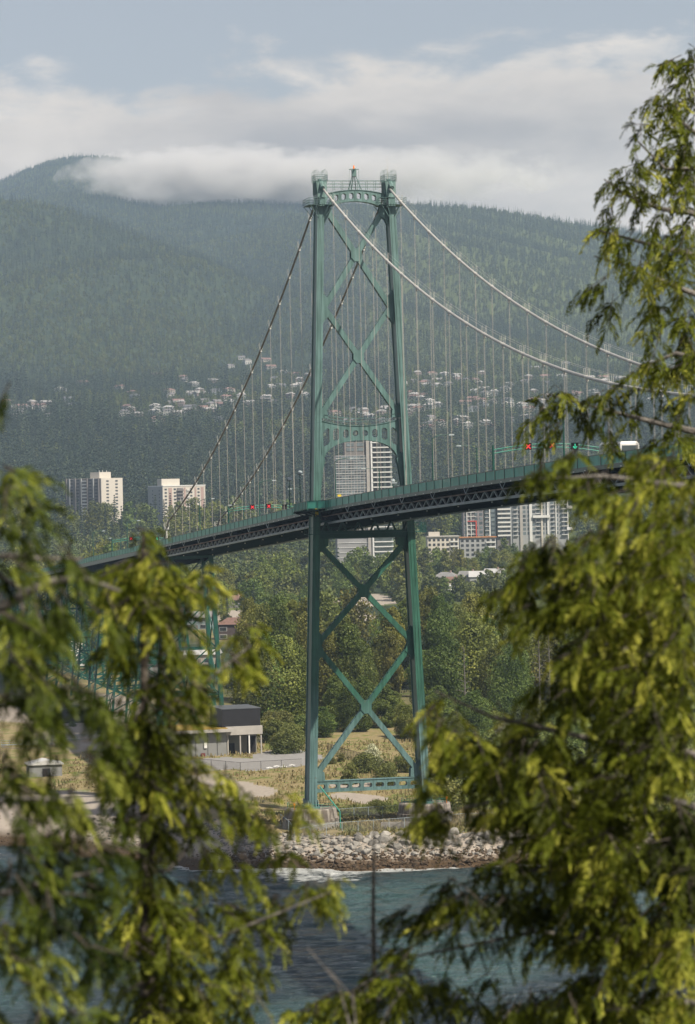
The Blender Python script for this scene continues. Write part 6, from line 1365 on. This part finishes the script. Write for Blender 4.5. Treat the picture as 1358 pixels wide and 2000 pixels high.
BOUGH = [(1050, 935, 35, 22, .7, .35), (1110, 900, 35, 22, .6, .4), (1170, 935, 40, 30, .9, .4), (1140, 970, 50, 22, .8, .35), (1230, 910, 40, 30, 1.0, .6), (1290, 930, 45, 40, 1.1, .65), (1340, 960, 30, 60, 1.1, .6), (1230, 990, 50, 40, 1.1, .65), (1300, 1020, 50, 40, 1.1, .65), (1180, 1050, 50, 35, .9, .5), (1260, 1080, 60, 40, 1.1, .6), (1335, 1080, 35, 50, 1.1, .5), (1060, 1080, 45, 25, 1.0, .2), (1020, 1110, 30, 28, .8, .25), (1110, 1110, 45, 35, 1.0, .3), (1010, 1165, 40, 28, .7, .3), (1150, 1130, 60, 40, 1.1, .6), (1230, 1150, 60, 40, 1.1, .65), (1310, 1160, 50, 50, 1.1, .55), (1030, 1210, 30, 30, .8, .35), (1090, 1180, 45, 35, 1.0, .45), (1160, 1210, 55, 35, 1.1, .5), (1240, 1230, 60, 40, 1.1, .6), (1320, 1250, 45, 50, 1.1, .5),
         (1140, 1260, 40, 25, 1.0, .65), (1190, 1290, 55, 35, 1.1, .65), (1120, 1310, 45, 35, .9, .35), (1230, 1330, 55, 40, 1.1, .5), (1310, 1340, 50, 50, 1.1, .45), (1100, 1370, 40, 30, .8, .3), (1180, 1370, 50, 30, 1.0, .3), (1060, 1345, 20, 25, .5, .35), (1250, 1410, 60, 35, 1.1, .3), (1330, 1430, 40, 50, 1.1, .35),
         (845, 1345, 30, 20, .8, .6), (870, 1380, 40, 28, .9, .45), (840, 1410, 30, 25, .8, .55), (900, 1400, 40, 30, .8, .3), (960, 1400, 45, 28, 1.0, .6), (1000, 1430, 55, 30, 1.1, .6), (880, 1450, 35, 30, .9, .65), (850, 1430, 20, 20, .9, .75), (920, 1470, 50, 35, 1.1, .4), (990, 1480, 60, 35, 1.1, .5), (1070, 1460, 60, 30, 1.0, .4), (940, 1520, 45, 30, .8, .3), (1030, 1530, 60, 35, 1.1, .5), (1110, 1520, 60, 35, 1.1, .5), (1190, 1480, 60, 40, 1.1, .35), (1180, 1540, 60, 35, 1.1, .4), (1270, 1480, 60, 45, 1.1, .45), (1330, 1500, 40, 30, .8, .5), (1060, 1570, 60, 30, 1.1, .5), (1000, 1580, 45, 25, .9, .45), (1140, 1590, 60, 35, 1.1, .45), (1220, 1580, 55, 40, 1.1, .3), (820, 1540, 30, 24, .7, .45), (840, 1590, 30, 28, .9, .6), (810, 1610, 16, 24, .6, .5), (870, 1620, 30, 16, .6, .4), (930, 1600, 35, 18, .6, .4),
         (1090, 1640, 60, 35, 1.1, .55), (1030, 1630, 40, 25, .9, .5), (1160, 1660, 60, 40, 1.1, .6), (960, 1645, 30, 18, .5, .4), (1220, 1660, 50, 45, 1.1, .4), (1130, 1720, 55, 35, 1.0, .55), (1060, 1700, 50, 30, 1.0, .25), (990, 1700, 45, 25, .9, .2), (1190, 1750, 60, 45, 1.1, .5), (1270, 1800, 60, 45, 1.1, .55), (1330, 1850, 45, 50, 1.1, .6), (1110, 1790, 60, 35, .9, .3), (1030, 1760, 55, 30, .9, .2), (1200, 1830, 60, 40, 1.0, .55), (1280, 1880, 60, 40, 1.1, .6), (1140, 1850, 60, 30, .8, .4), (1060, 1830, 50, 28, .7, .25), (870, 1735, 35, 22, .9, .15), (900, 1770, 50, 28, .9, .15), (960, 1770, 50, 30, .9, .15), (830, 1800, 35, 26, .8, .3), (880, 1830, 50, 26, .7, .2), (790, 1790, 28, 20, .5, .15), (950, 1830, 50, 24, .6, .2),
         (790, 1870, 45, 28, .9, .4), (730, 1920, 45, 26, .9, .5), (790, 1920, 45, 24, .8, .35), (670, 1960, 55, 28, 1.1, .65), (610, 1985, 35, 18, 1.1, .65), (740, 1975, 50, 25, .9, .45), (850, 1930, 45, 22, .6, .2), (900, 1960, 45, 25, .7, .2), (960, 1920, 40, 20, .5, .2), (1010, 1970, 60, 28, .9, .4), (1090, 1960, 60, 30, 1.0, .5), (1160, 1920, 60, 32, 1.0, .5), (1180, 1985, 60, 25, 1.0, .5), (1250, 1950, 60, 35, 1.1, .55), (1320, 1960, 50, 40, 1.1, .6), (1340, 1720, 30, 30, .5, .5), (1310, 1610, 50, 45, 2.2, .0), (1300, 1680, 50, 45, 2.2, .0), (1335, 1740, 40, 50, 2.2, .0)]  # closing clumps: lowest tone paints deep shade into the leaf colour
near_tree('broad_conifer', 'large bright yellow-green conifer whose boughs fill the lower right, in front of the shore', 13.5, [(1600, 500, .05, .6), (1590, 1100, .08, .6), (1585, 1700, .11, .6), (1580, 2200, .14, .6)],
          [[(1590, 1020, .03, .5), (1340, 950, .016, 0), (1180, 930, .009, 0), (1050, 935, .004, 0)], [(1590, 1180, .03, .5), (1330, 1100, .016, 0), (1150, 1100, .009, 0), (1010, 1120, .004, 0)], [(1588, 1350, .03, .5), (1300, 1290, .016, 0), (1150, 1250, .008, 0)], [(1588, 1540, .035, .5), (1340, 1470, .02, 0), (1170, 1447, .016, 0), (1088, 1428, .013, 0), (960, 1400, .009, 0), (850, 1350, .005, 0)], [(1588, 1640, .03, .5), (1300, 1560, .016, 0), (1100, 1540, .01, 0), (840, 1590, .004, 0)], [(1588, 1800, .03, .5), (1250, 1700, .016, 0), (1000, 1700, .008, 0), (860, 1740, .004, 0)], [(1588, 1950, .03, .5), (1300, 1850, .016, 0), (1050, 1820, .008, 0), (800, 1870, .006, 0), (600, 1985, .003, 0)], [(1588, 2050, .03, .5), (1358, 1957, .016, 0), (1190, 1975, .012, 0), (1000, 1980, .006, 0)]],
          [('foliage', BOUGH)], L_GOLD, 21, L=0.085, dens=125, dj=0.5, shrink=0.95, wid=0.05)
# thin bare sapling in front of the water
b = at(733, 2030, 14.0); zb = bank_z(b.x, b.y)-0.3; g = empty('bare_sapling', (b.x, b.y, zb)); tag(g, 'thin bare sapling rising in front of the water below the tower', 'sapling'); o_ = Vector((b.x, b.y, zb))
m = MB(); m.tube([at(x, y, 14)-o_ for x, y in ((731, 1610), (730, 1700), (729, 1800), (731, 1900), (734, 2030))]+[Vector((0, 0, 0))], [.003, .008, .011, .012, .013, .02], 6); m.build('stem', M_BARKG, g)
m = MB()
for k in range(26):
    y = 1660+k*13; s_ = 1 if k % 2 else -1; l = 22+(k*17) % 34; m.tube([at(730, y, 14)-o_, at(730+s_*l*0.6, y+l*0.25, 14.1)-o_, at(730+s_*l, y+l*0.2+8, 14.2)-o_], [.003, .002, .001], 4)
m.build('twigs', M_BARKG, g)
b = at(560, 2100, 11.0); zb = bank_z(b.x, b.y)-0.3; g = empty('dry_brush', (b.x, b.y, zb)); tag(g, 'dry pale twigs reaching up in front of the water at the bottom', 'brush'); o_ = Vector((b.x, b.y, zb))
for k, ((x0, y0), (x1, y1), (x2, y2)) in enumerate((((700, 2060), (660, 1920), (600, 1850)), ((700, 2060), (690, 1950), (640, 1890)), ((720, 2060), (760, 1970), (790, 1930)), ((540, 2060), (530, 1990), (500, 1940)))):
    m = MB(); m.tube([Vector((0, 0, 0)), at(x0, y0, 11)-o_, at(x1, y1, 11)-o_, at(x2, y2, 11)-o_], [.012, .005, .003, .0015], 5); m.build('twig', M_BARKG, g)

# ------------------------------------------------------------------ air
def volume_box(name, x0, x1, y0, y1, z0, z1, density, color, g=0.2, label=None):
    k = MB(); k.box(x0, x1, y0, y1, z0, z1); m = bpy.data.materials.new(name); m.use_nodes = True; nt = m.node_tree; N = nt.nodes; L = nt.links; N.remove(N['Principled BSDF'])
    v = N.new('ShaderNodeVolumePrincipled'); v.inputs['Density'].default_value = density; v.inputs['Color'].default_value = (*color, 1); v.inputs['Anisotropy'].default_value = g
    L.new(v.outputs[0], N['Material Output'].inputs['Volume']); o = k.build(name, m); tag(o, label, 'haze', kind='stuff'); return o
volume_box('haze', -3000, 3000, -120, 11000, -9, 1130, HAZE_D, (0.55, 0.74, 1.0), 0.0, 'thin pale summer haze between the viewer and the mountains')

def cloud(name, px, py, rx, ry, Y, depth, dens, seed, label):
    """a low cloud lying on the ridge: an ellipsoid of air whose density breaks up towards its rim"""
    c = at(px, py, Y); s = Y/F_PX; k = MB(); nu, nv = 24, 12
    vs = [(math.cos(a)*math.sin(b), math.sin(a)*math.sin(b), math.cos(b)) for b in [math.pi*j/nv for j in range(1, nv)] for a in [2*math.pi*i/nu for i in range(nu)]]+[(0, 0, 1), (0, 0, -1)]
    fs = [(j*nu+i, (j+1)*nu+i, (j+1)*nu+(i+1) % nu, j*nu+(i+1) % nu) for j in range(nv-2) for i in range(nu)]+[(nu*(nv-1), i, (i+1) % nu) for i in range(nu)]+[(nu*(nv-1)+1, (nv-2)*nu+(i+1) % nu, (nv-2)*nu+i) for i in range(nu)]
    k.add(vs, fs); m = bpy.data.materials.new(name); m.use_nodes = True; nt = m.node_tree; N = nt.nodes; L = nt.links; N.remove(N['Principled BSDF'])
    v = N.new('ShaderNodeVolumePrincipled'); v.inputs['Color'].default_value = (1.0, 0.98, 0.96, 1); v.inputs['Anisotropy'].default_value = 0.0
    tc = N.new('ShaderNodeTexCoord'); ln = N.new('ShaderNodeVectorMath'); ln.operation = 'LENGTH'; L.new(tc.outputs['Object'], ln.inputs[0])
    mp = N.new('ShaderNodeMapping'); mp.inputs['Scale'].default_value = (rx/ry*0.6, depth/(ry*s)*0.5, 1); mp.inputs['Location'].default_value = (seed, 0, 0); L.new(tc.outputs['Object'], mp.inputs[0])
    n = N.new('ShaderNodeTexNoise'); n.inputs['Scale'].default_value = 1.3; n.inputs['Detail'].default_value = 5; n.inputs['Roughness'].default_value = 0.6; L.new(mp.outputs[0], n.inputs['Vector'])
    a = N.new('ShaderNodeMath'); a.operation = 'MULTIPLY_ADD'; L.new(n.outputs[0], a.inputs[0]); a.inputs[1].default_value = 2.2; a.inputs[2].default_value = -0.25
    b = N.new('ShaderNodeMath'); b.operation = 'SUBTRACT'; L.new(a.outputs[0], b.inputs[0]); L.new(ln.outputs['Value'], b.inputs[1])
    d = N.new('ShaderNodeMapRange'); L.new(b.outputs[0], d.inputs['Value']); d.inputs['From Min'].default_value = 0.0; d.inputs['From Max'].default_value = 0.8; d.inputs['To Max'].default_value = dens
    L.new(d.outputs[0], v.inputs['Density']); L.new(v.outputs[0], N['Material Output'].inputs['Volume']);
    try: m.cycles.volume_step_rate = 1.0
    except Exception: pass
    o = k.build(name, m); o.location = c; o.scale = (rx*s, depth, ry*s); tag(o, label, 'cloud', kind='stuff'); return o
cloud('cloud', 430, 345, 330, 66, 7650, 320, 0.022, 3.0, 'low grey cloud lying on the mountain ridge left of the tower')
cloud('cloud', 700, 345, 460, 60, 7750, 300, 0.016, 9.0, 'low grey cloud behind the tower top, resting on the ridge')
